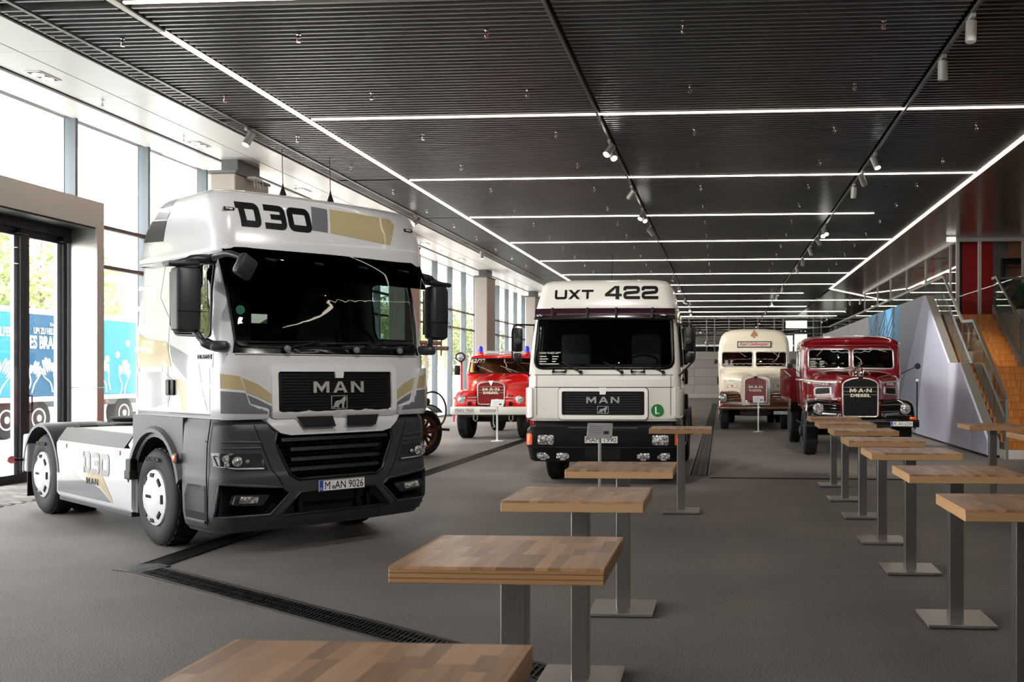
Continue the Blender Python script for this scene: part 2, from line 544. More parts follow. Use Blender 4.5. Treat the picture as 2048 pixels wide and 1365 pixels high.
EUBLUE = mat('plate_blue', (28, 70, 170), .4, var=.02)
LETTER = mat('silver_letters', (196, 196, 192), .35, .6, var=.05)
CREAML = mat('cream_letters', (226, 218, 196), .4, var=.03)
UNDER = mat('chassis_black', (9, 9, 9), .7, var=.2)
# ================================================================== vehicle helpers (front faces -Y, X to the viewer's right)
def cab_ring(z, w, yf, bow, r, yb, nf=12, nc=6, ns=5, rb=.05):
    """closed horizontal section of a cab: rounded front corners, bowed front"""
    pts = []
    xr = w - r; yc = yf + bow * (xr / w) ** 2
    half = []
    for i in range(nf // 2 + 1):
        x = xr * i / (nf // 2); half.append((x, yf + bow * (x / w) ** 2))
    for i in range(1, nc + 1):
        a = PI / 2 * i / nc; half.append((xr + r * math.sin(a), yc + r * (1 - math.cos(a))))
    y0 = yc + r
    for i in range(1, ns + 1):
        half.append((w, y0 + (yb - rb - y0) * i / ns))
    half.append((w - rb * .3, yb - rb * .3)); half.append((w - rb, yb)); half.append((0.0, yb))
    right = half; left = [(-x, y) for x, y in half[1:-1]][::-1]
    for x, y in right + left: pts.append((x, y, z))
    return pts

def cab_loft(rows, sub=3, cap0=True, cap1=True, **k):
    """rows: (z, w, yf, bow, r, yb); interpolated smoothly between them"""
    rings = []
    for i in range(len(rows) - 1):
        for t in range(sub):
            u = t / sub
            def cr(j):
                p0 = rows[max(0, i - 1)][j]; p1 = rows[i][j]; p2 = rows[i + 1][j]; p3 = rows[min(len(rows) - 1, i + 2)][j]
                m1 = (p2 - p0) / 2; m2 = (p3 - p1) / 2
                if (p2 - p1) * (p1 - p0) <= 0: m1 = 0
                if (p3 - p2) * (p2 - p1) <= 0: m2 = 0
                return (2 * u ** 3 - 3 * u ** 2 + 1) * p1 + (u ** 3 - 2 * u ** 2 + u) * m1 + (-2 * u ** 3 + 3 * u ** 2) * p2 + (u ** 3 - u ** 2) * m2
            z = rows[i][0] + (rows[i + 1][0] - rows[i][0]) * u
            rings.append(cab_ring(z, cr(1), cr(2), cr(3), cr(4), cr(5), **k))
    r = rows[-1]; rings.append(cab_ring(r[0], r[1], r[2], r[3], r[4], r[5], **k))
    return loft(BM(), rings, cap0, cap1)

def copybm(bm):
    return bm.copy()

def thicken(bm, t):
    """give an open shell real thickness"""
    bm.normal_update()
    bmesh.ops.solidify(bm, geom=list(bm.faces), thickness=t)
    return bm

def wheel(parent, x, y, r, w, side, hub='plain', hubm=None, tread=28, rimr=.56):
    """side -1: outer face toward -X.  children: tyre with tread blocks, rim, hub parts"""
    t = bpy.data.objects.new('wheel', None); COL.objects.link(t); t.parent = parent; t.location = (x, y, r)
    if side > 0: t.rotation_euler = (0, 0, PI)
    # local: outer face at x = 0 toward -X, tyre extends to +X
    R = r; ri = r * rimr
    prof = [(ri, .03), (ri + .03, .012), (R * .80, -.004), (R * .93, .012), (R * .985, .035), (R, .06), (R, w - .06), (R * .985, w - .035), (R * .93, w - .01), (R * .8, w), (ri + .03, w), (ri, w - .02)]
    b = BM(); lathe(b, prof, 'X', n=40, closed=True); obj('tyre', b, RUBBER, t, 50)
    b = BM()
    for k in range(tread):
        a = 2 * PI * k / tread
        for j in range(3):
            xx = .05 + (w - .1) * (j + .5) / 3
            c = Vector((xx, math.cos(a + .05 * j) * (R + .002), math.sin(a + .05 * j) * (R + .002)))
            box(b, c, ((w - .1) / 3 - .014, 2 * PI * R / tread * .72, .016), 0, Matrix.Rotation(a + .05 * j - PI / 2, 3, 'X'))
    o = obj('tread_blocks', b, RUBBER, t); o['kind'] = 'stuff'
    b = BM(); lathe(b, [(ri + .005, .03), (ri - .02, .015), (ri - .03, .05), (ri - .05, .09), (.0, .10)], 'X', n=36); obj('rim', b, hubm or DARKM, t, 40)
    return t

def plate(parent, x, y, z, s, w=.52, h=.115, eu=True, rx=0.0):
    p = obj('number_plate', bx(BM(), x - w / 2, x + w / 2, y - .012, y, z - h / 2, z + h / 2, .004, 1), PLATE, parent)
    ow = .045 if eu else 0
    if eu:
        obj('blue_band', bx(BM(), x - w / 2 + .003, x - w / 2 + .045, y - .014, y - .011, z - h / 2 + .003, z + h / 2 - .003), EUBLUE, p)
        text('country_letter', 'D', PLATE, p, (x - w / 2 + .024, y - .0145, z - h * .25), '-Y', h=h * .2, depth=.001)
    if s: text('plate_text', s, INK, p, (x + ow / 2, y - .0125, z), '-Y', w=w - ow - .04, h=h * .68, bold=0, depth=.0015)
    for a, c in ((x - w / 2, x + w / 2),):
        obj('plate_rim', tube(BM(), [(a + .004, y - .012, z - h / 2 + .004), (c - .004, y - .012, z - h / 2 + .004), (c - .004, y - .012, z + h / 2 - .004), (a + .004, y - .012, z + h / 2 - .004)], .003, 5, True), INK, p)
    return p

def headlamp(parent, x, y, z, r, name='headlamp', rim=CHROME, depth=.1, n=28):
    h = obj(name, lathe(BM(), [(.0, depth), (r * .7, depth * .9), (r * 1.02, depth * .3), (r * 1.06, 0), (r * 1.0, -.02), (r * .9, -.022), (r * .9, -.01)], 'Y', (x, y, z), n), rim, parent, 40)
    obj('lens', lathe(BM(), [(r * .92, -.012), (r * .8, -.03), (r * .4, -.045), (0, -.05)], 'Y', (x, y, z), n), LENS, h, 40)
    return h

def rect_lamp(parent, x0, x1, y, z0, z1, name='headlamp', housing=BLACKP, r=.03):
    h = obj(name, prism(BM(), rrect(x0 - .02, x1 + .02, z0 - .02, z1 + .02, r), 'Y', y, y + .06), housing, parent)
    obj('lens', prism(BM(), rrect(x0, x1, z0, z1, r), 'Y', y - .018, y + .01, .006), LENS, h, 40)
    return h

def print_lines(T, bv, x0, z, w, n=4):
    """illegibly small white print on a windscreen"""
    for k in range(n):
        for a, c in ((0, .32 + .08 * (k % 2)), (.6, .9 - .06 * (k % 3))):
            if k == n - 1: a, c = (0, .98) if a == 0 else (0, 0)
            if c <= a: continue
            p = cast(bv, '-Y', x0 + w * (a + c) / 2, z - .04 * k, .006); q = cast(bv, '-Y', x0 + w * (a + c) / 2, z - .04 * k + .01, .006)
            ang = math.atan2(q.y - p.y, q.z - p.z)
            obj('print_line', box(BM(), p, (w * (c - a), .002, .012), 0, Matrix.Rotation(-ang, 3, 'X')), PLATE, T)

def wiper(parent, p0, p1, p2, m=BLACKP):
    w = obj('wiper', tube(BM(), [p0, p1], .009, 6), m, parent)
    obj('blade', tube(BM(), [p1 + (Vector(p1) - Vector(p0)) * .0 if False else p1, p2], .007, 6), m, w)
    return w

def pane_cut(body, bv, ax, poly, m, parent, name, off=-.006, seal=.012, sealm=None, maxe=.15, lim=None):
    """window: opening in the body, glass pane in it and a rubber seal round it"""
    cut(body, poly, ax, lim)
    g = obj(name, wrap([poly], bv, ax, off, maxe), m, parent, 60)
    if seal: obj('seal', seam(poly, bv, ax, seal, .002), sealm or BLACKP, g, 60)
    return g
# ================================================================== the hall
CZ = 6.35                     # ceiling height
XF = -11.55                   # glazed front
CONC = mat('light_concrete', (186, 180, 172), .75, var=.12, scale=3, bump=.05)
SOFF = mat('white_soffit', (236, 238, 236), .32, var=.02, spec=.5)
MULL = mat('grey_mullion', (104, 112, 118), .4, .2, var=.05)
SLATM = mat('grey_slat', (124, 124, 124), .34, .7, var=.06)
GLOSSY = mat('glossy_slat_reflected_brown', (150, 134, 122), .22, .6, var=.06)  # brown in the base colour stands in for reflected wood
PLEN = mat('black_plenum', (12, 12, 12), .9)
RAILBR = mat('brown_transom', (92, 62, 54), .5)
PANE = glass('window_pane', (253, 253, 253))
BALGL = glass('balustrade_glass', (212, 224, 222))
TRACKM = mat('track_grey', (96, 95, 93), .4, .4)
LEDM = mat('led_diffuser', (255, 246, 232), .5, var=0, emit=((255, 240, 220), 8.0))
LEDOFF = mat('led_diffuser_unlit', (226, 226, 220), .5, var=.02)

bm = BM(); bx(bm, XF - .1, 14, -6, 82, -.3, 0); struct('floor', bm, floor_material())

# cobble strip inside the entrance
floor_o = bpy.data.objects['floor']
pm = [mat('paver_%s' % n, c, .8, var=.15) for n, c in (('light', (166, 162, 156)), ('mid', (148, 144, 140)), ('dark', (132, 129, 126)))]
pav = []
for m in pm:
    b = BM(); bx(b, -.112, .112, -.052, .052, -.01, .012, .006, 1); pav.append(finish(b, 'paver', m))
for j in range(30):
    for i in range(8):
        x = -11.4 + .23 * i + (.115 if j % 2 else 0); y = 11.9 + .11 * j
        if x > -9.75: continue
        obj('paver', RND.choice(pav), None, floor_o, loc=(x, y, 0))

# ---- ceiling: black void, slats in four fields, white soffit along the glass
bm = BM(); bx(bm, XF - .05, 14, -6, 82, CZ + .32, CZ + .4); ceil = struct('ceiling', bm, PLEN)
FIELDS = [(-9.0, -7.5), (-7.32, -2.2), (-2.09, 3.06), (3.18, 5.72)]
smesh = []
for x0, x1 in FIELDS:
    b = BM(); bx(b, x0, x1, -.02, .02, 0, .11); smesh.append(finish(b, 'slat', SLATM))
far = [BM() for _ in FIELDS]
for k in range(-34, 459):
    y = 11.62 + .15 * k
    if any(abs(y - (11.72 + 5.6 * q)) < .06 for q in range(14)): continue
    for f, (x0, x1) in enumerate(FIELDS):
        if 0 <= k < 78: obj('slat', smesh[f], None, ceil, loc=(0, y, CZ))
        else: bx(far[f], x0, x1, y - .02, y + .02, CZ, CZ + .11)
b = BM()
for bb in far:
    me = bpy.data.meshes.new('t'); bb.to_mesh(me); bb.free(); b.from_mesh(me); bpy.data.meshes.remove(me)
o = obj('distant_slats', b, SLATM, ceil); o['kind'] = 'stuff'
b = BM()
for k in range(540):
    y = -2 + .155 * k
    bx(b, 5.88, 13.9, y - .072, y + .072, CZ, CZ + .03)
o = obj('glossy_slats', b, GLOSSY, ceil); o['kind'] = 'stuff'
# edge profiles between the fields
for x0, x1 in ((-7.5, -7.32), (5.74, 5.86), (-9.12, -9.0)):
    b = BM(); bx(b, x0, x1, -6, 80, CZ + .06, CZ + .2); obj('edge_profile', b, DARKM, ceil)
sp = {}
for i, (x0, x1) in enumerate(((-11.5, -10.69), (-10.61, -9.885), (-9.865, -9.12))):
    b = BM(); bx(b, x0, x1, -1.12, 1.12, CZ - .01, CZ + .02, .004, 1); me = finish(b, 'soffit_panel', SOFF)
    for k in range(-8, 30): obj('soffit_panel', me, None, ceil, loc=(0, 14.52 + 2.25 * k, 0))
b = BM(); bx(b, -10.685, -10.615, -6, 80, CZ - .03, CZ + .05); obj('curtain_track', b, mat('brown_track', (70, 62, 58), .5), ceil)
b = BM()
for k in range(620): bx(b, -9.09, -9.04, 9 + .08 * k, 9.05 + .08 * k, CZ + .02, CZ + .06)
o = obj('air_slots', b, mat('slot_light', (178, 176, 172), .5, .3), ceil); o['kind'] = 'stuff'
b = BM(); bx(b, -8.71, -8.65, -6, 80, CZ - .02, CZ + .0); obj('spotlight_channel', b, mat('channel_grey', (110, 110, 108), .4, .4), ceil)

# ---- light lines
def led(name, label, pts, w=.06, m=LEDM):
    t = thing(name, label, 'light strip', (0, 0, 0))
    for i in range(len(pts) - 1):
        a, c = Vector(pts[i]), Vector(pts[i + 1]); d = (c - a); L = d.length; ang = math.atan2(d.y, d.x)
        R = Matrix.Rotation(ang, 3, 'Z'); mid = (a + c) / 2
        b = BM(); box(b, (mid.x, mid.y, CZ - .005), (L, w, .02), 0, R); obj('diffuser', b, m, t)
        b = BM(); box(b, (mid.x, mid.y, CZ + .03), (L, w + .03, .045), 0, R); obj('profile', b, TRACKM, t)
    return t
led('light_strip', 'long glowing light line along the left edge of the dark slatted ceiling', [(-7.41, 12.75), (-7.41, 79)], .08)
led('light_strip', 'unlit white end of the left ceiling light line above the white truck', [(-7.41, 6), (-7.41, 12.75)], .085, LEDOFF)
led('light_strip', 'angled light line bordering the glossy brown ceiling beside the stairs', [(5.8, 6), (5.8, 53.8), (10.3, 62.9)], .09)
ORD = ['nearest', 'second', 'third', 'fourth', 'fifth', 'sixth', 'seventh', 'eighth', 'ninth', 'tenth', 'eleventh', 'twelfth', 'thirteenth']
for k in range(13):
    y = 11.72 + 5.6 * k
    x1 = 5.72
    if k == 3: x1 = 4.3
    if k == 8: x1 = 4.6
    if k in (9, 11, 12): x1 = 9.0
    pts = [(-7.3, y), (x1, y)]
    led('light_strip', '%s light strip crossing the slatted ceiling from side to side' % ORD[k], pts, .045)

# ---- spotlight tracks and spots
for x, lab in ((-2.145, 'left one of the two thin ceiling tracks carrying spotlights'), (3.12, 'right one of the two thin ceiling tracks carrying spotlights')):
    b = BM(); bx(b, x - .02, x + .02, -4, 79, CZ - .065, CZ - .018); tag(obj('light_track', b, TRACKM), lab, 'light track', 'ceiling spotlight tracks')
SPOTB = mat('spot_housing', (168, 166, 162), .4, .3)
SPOTE = mat('spot_lens_glow', (255, 255, 255), .3, var=0, emit=((255, 250, 242), 40.0))
SPOTD = mat('spot_lens', (210, 208, 205), .2, var=.05)
def spot(loc, az, tilt, on, label, group):
    t = thing('spotlight', label, 'spotlight', loc, 0, group)
    if isinstance(az, tuple):
        d = Vector(az) - Vector(loc) - Vector((0, 0, -.2)); az = math.atan2(-d.x, d.y); tilt = math.atan2(math.hypot(d.x, d.y), -d.z)
    b = BM(); box(b, (0, 0, -.04), (.06, .2, .05), .008); obj('adapter', b, SPOTB, t)
    b = BM(); cyl(b, (0, .03, -.06), (0, .03, -.15), .014, 10); obj('arm', b, SPOTB, t)
    R = Matrix.Rotation(az, 3, 'Z') @ Matrix.Rotation(tilt, 3, 'X'); c = Vector((0, .03, -.2))
    a = c + R @ Vector((0, 0, .12)); e = c + R @ Vector((0, 0, -.14))
    b = BM(); tube(b, [a, e], .068, 20); obj('housing', b, SPOTB, t, 40)
    b = BM(); tube(b, [e + R @ Vector((0, 0, .001)), e + R @ Vector((0, 0, -.004))], .058, 20); obj('lens', b, SPOTE if on else SPOTD, t)
    if on > 1:
        ld = bpy.data.lights.new('spot_lamp', 'SPOT'); ld.energy = on; ld.spot_size = math.radians(38); ld.spot_blend = .6; ld.color = (1, .95, .88); ld.shadow_soft_size = .06
        lo = bpy.data.objects.new('spot_lamp', ld); COL.objects.link(lo); lo.parent = t
        lo.location = e + R @ Vector((0, 0, -.03)); lo.rotation_euler = R.to_euler()
    return t
T1 = [(6.0, (-4.3, 10.0, 2.2), 0, 320), (9.3, (-1.9, 15.6, 1.9), 0, 850), (19.0, 2.5, .75, 1), (19.35, -2.5, .75, 1), (23.7, (-6.3, 27, 1.5), 0, 900), (26.9, 2.5, .7, 1), (27.3, -2.5, .7, 1), (30.0, (1.1, 33.5, 2.0), 0, 500), (44.7, 2.2, .5, 0), (50.3, -2.9, .3, 1), (58.5, 1.0, .4, 1), (59.2, -.6, .4, 1), (67.4, PI, .9, 1), (70.5, 2.0, .4, 1)]
T2 = [(5.5, (-4.2, 10.2, 2.0), 0, 480), (9.0, (3.0, 21.8, 1.7), 0, 2600), (12.69, 2.6, .12, 0), (14.29, 0, .08, 0), (20.48, -2.5, .5, 1), (22.3, (5.7, 26.5, 1.8), 0, 1100), (23.8, .2, .2, 0), (30.35, -2.8, .8, 1), (30.8, 2.9, .8, 1), (32.5, (5.7, 35, 2.4), 0, 900), (35.3, -2.5, .5, 0), (38.6, 2.6, .3, 0), (41.4, -2.5, .4, 0), (51.5, .6, .3, 1), (56.3, .8, .5, 1), (62.1, PI, .9, 1), (70.4, .6, .4, 1), (76.3, -.6, .4, 1)]
for nm, X, T in (('left', -2.145, T1), ('right', 3.12, T2)):
    for i, (y, az, ti, on) in enumerate(T):
        spot((X, y, CZ - .05), az, ti, on, ('lit' if on else 'unlit') + ' cylinder spotlight, %s along the %s ceiling track' % ((ORD + ['fourteenth', 'fifteenth', 'sixteenth', 'seventeenth', 'eighteenth'])[i], nm), 'spotlights on the %s track' % nm)
for i, (x, y, az, ti, on, lab) in enumerate([(-8.68, 17.75, 2.5, .5, 1, 'lit spotlight hanging beside the white soffit above the white truck'), (-8.68, 27.8, 2.6, 1.0, 1, 'glaring spotlight at the soffit edge behind the white truck roof'), (-8.68, 35.6, .3, .2, 1, 'small lit spotlight at the soffit edge before the concrete column')]):
    spot((x, y, CZ - .02), az, ti, on, lab, 'spotlights along the soffit')
for i, (x, y) in enumerate([(7.8, 61.2), (8.3, 60.4), (8.4, 68.1), (8.2, 78.0)]):
    spot((x, y, CZ - .02), .3 * i, .4, 1, 'small far spotlight over the gallery, %s of four' % ORD[i], 'gallery spotlights')

# ---- sprinklers on their grid
def sprinkler(loc, lab, grp):
    t = thing('sprinkler', lab, 'sprinkler', loc, 0, grp)
    b = BM(); lathe(b, [(.035, .0), (.035, -.012), (.012, -.014), (.012, -.06)], 'Z', n=12); obj('rose', b, CHROME, t)
    b = BM(); tube(b, [(-.018, 0, -.05), (-.024, 0, -.08), (0, 0, -.105), (.024, 0, -.08), (.018, 0, -.05)], .005, 6); obj('yoke', b, CHROME, t)
    b = BM(); lathe(b, [(.03, -.105), (.03, -.111)], 'Z', n=12); obj('deflector', b, CHROME, t)
    b = BM(); cyl(b, (0, 0, -.06), (0, 0, -.1), .006, 8); obj('bulb', b, REDL, t)
    return t
s0 = None
for r in range(12):
    for x in (-8.1, -5.65, -3.1, -.5, 2.08, 4.65):
        y = 12.97 + 2.79 * r
        if x > 3 and r < 2: continue
        lab = 'tiny ceiling sprinkler %s, %s row from the front' % ({-8.1: 'between soffit and left light line', -5.65: 'just right of the left light line', -3.1: 'just left of the left track', -.5: 'midway between the two tracks', 2.08: 'just left of the right track', 4.65: 'right of the right track'}[x], ORD[r])
        s0 = sprinkler((x, y, CZ), lab, 'sprinklers in the slatted ceiling') if s0 is None else dup(s0, (x, y, CZ), None, lab)
s1 = None
for r in range(10):
    s1 = sprinkler((-10.24, 15.84 + 2.5 * r, CZ - .01), 'tiny sprinkler head on the white soffit, %s along the windows' % ORD[r], 'sprinklers in the white soffit') if s1 is None else dup(s1, (-10.24, 15.84 + 2.5 * r, CZ - .01), None, 'tiny sprinkler head on the white soffit, %s along the windows' % ORD[r])
# recessed twin downlights
for i, y in enumerate((10.0, 14.48, 18.99, 23.9, 29.0, 34.0, 38.9)):
    t = thing('downlight', 'recessed twin downlight in the white soffit, %s along the windows' % ORD[i], 'downlight', (-10.3, y, CZ - .012), 0, 'twin downlights in the soffit')
    b = BM(); bx(b, -.13, .13, -.25, .25, -.012, .0, .004, 1); obj('frame', b, SOFF, t)
    b = BM(); bx(b, -.1, .1, -.22, .22, -.016, -.006); obj('recess', b, DARKM, t)
    for s in (-.11, .11):
        b = BM(); lathe(b, [(.085, -.014), (.085, -.022), (.06, -.026), (.0, -.026)], 'Z', (0, s, 0), 16); obj('lamp', b, mat('warm_lamp', (255, 226, 190), .4, var=0, emit=((255, 225, 190), 4.0)), t)

# ================================================================== glazed front
wl = struct('wall_left')
MY = [16.95 + 2.25 * k for k in range(-10, 28)]
b = BM(); bx(b, -.09, .12, -.035, .035, 0, CZ, .004, 1); mm = finish(b, 'mullion', MULL)
b = BM(); bx(b, -.13, -.09, -.045, .045, 0, CZ); mc = finish(b, 'mullion_cap', mat('mullion_light', (190, 198, 206), .4, .3))
for y in MY:
    o = obj('mullion', mm, None, wl, loc=(XF, y, 0)); obj('cap', mc, None, o)
DOORY = (6.5, 17.1)
tb = {}
for h in (.06, 3.8, 4.54):
    for y in MY[:-1]:
        if y < DOORY[1] - .3 and y > DOORY[0] - 1.5 and h < 4.5: continue
        if h not in tb:
            b = BM(); bx(b, -.05, .07, .035, 2.215, -.035, .035, .006, 1); tb[h] = finish(b, 'transom', RAILBR if h > 1 else MULL)
        if h == 4.54 and y < 21: mt = 'front'
        obj('transom', tb[h], None, wl, loc=(XF, y, h))
for z0, z1 in ((.09, 3.77), (3.83, 4.5), (4.58, CZ)):
    b = BM(); bx(b, -.012, .012, .03, 2.22, z0, z1); me = finish(b, 'pane', PANE)
    for y in MY[:-1]:
        if z0 < 4.5 and y < DOORY[1] - .3 and y > DOORY[0] - 1.5: continue
        obj('pane', me, None, wl, loc=(XF, y, 0))
# columns
COLCAP = mat('column_cap', (108, 110, 110), .45, .3)
for i in range(6):
    y = 20.16 + 11.2 * i; z = 6.06
    t = struct('trim_%d' % (i + 1)); t.location = (-10.41, y, 0); t['label'] = 'pale concrete column with dark metal cap by the windows'
    b = BM(); bx(b, -.275, .275, 0, 1.55, 0, z - .06, .03); obj('shaft', b, CONC, t)
    b = BM(); bx(b, -.3, .3, -.03, 1.58, z - .06, z + .0, .006, 1); obj('cap', b, COLCAP, t)
    b = BM(); bx(b, -.16, .2, .25, 1.25, z, CZ); obj('neck', b, COLCAP, t)
# small wireless box on the first column
t = thing('wireless_router', 'small white wireless box with dangling antennas on the concrete column', 'router', (-10.0, 20.75, 5.98))
b = BM(); box(b, (0, 0, 0), (.22, .34, .07), .03); obj('casing', b, WHITEM, t, 40)
for k in range(4):
    b = BM(); cyl(b, (.02 + .03 * k, -.1 + .07 * k, -.03), (.06 + .02 * k, -.12 + .1 * k, -.2), .008, 8); obj('antenna', b, WHITEM, t)
# exterior canopy
b = BM(); bx(b, -12.9, XF - .1, -6, 80, CZ - .01, CZ + .35); struct('trim_20', b, SOFF, label='white canopy soffit outside the glass')

# ---- entrance portal
BR = mat('portal_steel', (208, 200, 194), .32, .45, var=.08, scale=3, stretch=(1, 1, 40))
po = struct('door_1'); po['label'] = 'brushed steel portal with tall glass doors'
Y1 = 17.1
b = BM(); bx(b, -11.06, -11.02, DOORY[0], Y1, 4.39, 4.85); obj('header', b, BR, po)
b = BM(); bx(b, -11.6, -11.06, DOORY[0], Y1, 4.83, 4.85); obj('header_top', b, BR, po)
b = BM(); bx(b, -11.6, -11.06, DOORY[0], Y1 - .2, 4.36, 4.4); obj('header_soffit', b, DARKM, po)
for z0, z1 in ((0, 1.55), (1.56, 4.39)):
    b = BM(); bx(b, -11.06, -11.02, Y1 - .2, Y1, z0, z1); obj('jamb_panel', b, BR, po)
    b = BM(); bx(b, -11.5, -11.06, Y1 - .2, Y1 - .16, z0, z1); obj('reveal_panel', b, mat('satin_steel', (196, 196, 190), .35, .7, var=.05), po)
    b = BM(); bx(b, -11.5, -11.06, Y1 - .04, Y1, z0, z1); obj('outer_panel', b, BR, po)
DFR = mat('dark_door_frame', (52, 52, 56), .4, .3)
LFR = mat('light_door_frame', (158, 168, 180), .4, .3)
b = BM(); bx(b, -11.66, -11.5, DOORY[0], Y1 - .16, 4.2, 4.36); obj('door_track', b, DFR, po)
b = BM(); bx(b, -11.62, -11.56, DOORY[0], Y1 - .2, .0, .03); obj('threshold', b, DFR, po)
for i in range(9):
    y1 = Y1 - .22 - 1.07 * i; y0 = y1 - 1.05
    lf = struct('leaf', None, None, po); lf.parent = po
    for a, c2, nm, m_ in ((y0, y0 + .085, 'stile', DFR), (y1 - .1, y1, 'stile', DFR), (y1 - .18, y1 - .1, 'stile_edge', LFR)):
        b = BM(); bx(b, -11.62 + (.0 if m_ is DFR else -.06), -11.56 - (.0 if m_ is DFR else .06), a, c2, .03, 4.2); obj(nm, b, m_, lf)
    for z0, z1 in ((.03, .14), (4.08, 4.2)):
        b = BM(); bx(b, -11.62, -11.56, y0 + .085, y1 - .1, z0, z1); obj('rail', b, DFR, lf)
    b = BM(); bx(b, -11.6, -11.58, y0 + .08, y1 - .1, .14, 4.08); obj('pane', b, PANE, lf)
    if i % 2 == 0:
        b = BM(); tube(b, [(-11.56, y0 + .04, 1.15), (-11.48, y0 + .04, 1.17), (-11.48, y0 + .04, 1.43), (-11.56, y0 + .04, 1.45)], .012, 8); obj('handle', b, BLACKP, lf)
    b = BM(); box(b, (-11.5, y1 - .15, 4.14), (.1, .22, .08), .01); obj('closer', b, BLACKP, lf)

# ================================================================== far end
wb = struct('wall_back')
BW = [mat('far_panel_%d' % i, c, .6, var=.04) for i, c in enumerate(((176, 171, 166), (168, 164, 160)))]
for r in range(5):
    for i in range(8):
        b = BM(); bx(b, -12 + 2.5 * i + .01, -12 + 2.5 * i + 2.49, 74, 74.1, .35 + .62 * r + .01, .35 + .62 * r + .61, .005, 1); obj('panel', b, BW[(r + i) % 2], wb)
b = BM(); bx(b, -12, 8, 73.7, 74.05, 0, .35, .02); obj('plinth', b, CONC, wb)
b = BM(); bx(b, -12, 14, 74.1, 82, -.1, 3.46); obj('core', b, mat('grey_wall', (96, 95, 94), .8), wb)
b = BM(); bx(b, -12, 14, 81.4, 81.6, 3.4, 6.7); obj('dark_backing', b, mat('dark_room', (26, 27, 28), .8), wb)
fr = mat('far_frame', (150, 150, 150), .5, .2)
for i, x in enumerate([-11, -9.6, -7, -6.2, -5, -4.2, -3.2, -2.6, -1.2, -.55, .6, 1.8, 2.9, 4.2, 4.9, 7.3, 7.9, 10.3, 12.2]):
    b = BM(); bx(b, x - .05, x + .05, 79.9, 80.0, 3.4, CZ); obj('post', b, fr, wb)
for z in (3.44, 5.0, 6.2):
    b = BM(); bx(b, -12, 14, 79.92, 79.98, z - .03, z + .03); obj('rail', b, fr, wb)
b = BM(); bx(b, -12, 14, 79.94, 79.96, 3.4, CZ); obj('pane', b, PANE, wb)
for i, (x0, x1, z0, z1, c) in enumerate([(-9, -7, 3.5, 5.9, (64, 64, 64)), (-5, -3.3, 3.5, 5.4, (78, 78, 78)), (-2.5, -1.3, 3.5, 5.8, (70, 68, 66)), (-.4, .5, 3.5, 6, (56, 57, 58)), (2, 2.8, 3.5, 6, (64, 62, 60)), (7.5, 7.8, 3.5, 6.2, (90, 90, 90))]):
    b = BM(); bx(b, x0, x1, 80.8, 80.9, z0, z1); obj('room_panel', b, mat('room_panel_%d' % i, c, .7), wb)
b = BM()
for k in range(9): bx(b, -11.8, 5, 80.6, 80.7, 3.7 + .28 * k, 3.78 + .28 * k)
o = obj('blind_slats', b, mat('blind', (58, 58, 57), .7), wb); o['kind'] = 'stuff'
LITW = mat('daylit_window', (225, 235, 225), .5, var=.2, scale=1.5, emit=((226, 238, 222), .9))
for i, (x0, x1, z0, z1) in enumerate([(5.2, 5.75, 3.6, 4.9), (5.9, 6.9, 3.6, 5.0), (5.2, 6.9, 5.5, 6.1), (8.2, 9.0, 3.9, 5.0), (9.2, 9.9, 3.9, 4.9), (-8.2, -7.7, 3.6, 4.1)]):
    b = BM(); bx(b, x0, x1, 81.2, 81.3, z0, z1); obj('window_light', b, LITW, wb)
wn = struct('wall_near', bx(BM(), XF, 14, -6.2, -6, 0, CZ), mat('near_wall', (46, 45, 44), .8))
wr = struct('wall_right', bx(BM(), 14, 14.2, -6, 82, 0, CZ), mat('right_wall', (110, 106, 102), .7))
# ================================================================== gallery, stairs and mural wall on the right
GF = 3.47
MX = 5.67
MUR = {n: mat('mural_' + n, c, .5, var=.03) for n, c in dict(slate=(112, 116, 132), mid=(146, 150, 172), light=(200, 201, 224), pale=(216, 216, 236), blue=(64, 140, 188), dark=(58, 58, 62), grey=(150, 150, 150)).items()}
CAPM = mat('stringer_cap', (150, 146, 138), .4, .5)
mw = struct('wall_right_stair')
prof = [(21.72, 0.06), (21.72, .36), (24.3, 2.05), (25.42, 2.08), (28.42, 4.0), (56, 4.0), (56, 0.06)]
b = BM(); prism(b, prof, 'X', MX + .012, MX + .05); obj('core_board', b, MUR['light'], mw)
prof2 = [(21.74, 0.06), (21.74, .36), (24.32, 2.05), (25.44, 2.08), (28.44, 4.0), (56, 4.0), (56, 0.06)]
b = BM(); prism(b, prof2, 'X', MX + .05, MX + .26); obj('stringer', b, CAPM, mw)
b = BM(); bx(b, MX + .03, MX + .2, 21.8, 56, 0, .06); obj('shadow_gap', b, BLACKP, mw)
def mural(poly, m):
    b = BM(); prism(b, poly, 'X', MX, MX + .012); obj('mural_panel', b, MUR[m], mw)
mural([(21.72, .06), (21.72, .36), (23.1, 1.265), (22.98, .98), (23.21, .06)], 'light')
mural([(23.21, .06), (22.98, .98), (23.1, 1.265), (24.1, 1.92), (24.16, .06)], 'pale')
mural([(24.16, .06), (24.1, 1.92), (24.3, 2.05), (25.42, 2.08), (25.45, .06)], 'pale')
mural([(25.45, .06), (25.42, 2.08), (27.72, 3.55), (29.69, .06)], 'light')
mural([(29.69, .06), (27.72, 3.55), (28.42, 4.0), (33.3, .06)], 'mid')
mural([(33.3, .06), (28.42, 4.0), (32.2, 4.0), (32.62, 2.6), (34.6, .06)], 'slate')
mural([(34.6, .06), (32.62, 2.6), (32.2, 4.0), (39.0, 4.0), (39.0, .06)], 'blue')
mural([(39.0, .06), (39.0, 4.0), (45, 4.0), (45, .06)], 'grey')
mural([(45.03, .06), (45.03, 4.0), (51, 4.0), (51, .06)], 'grey')
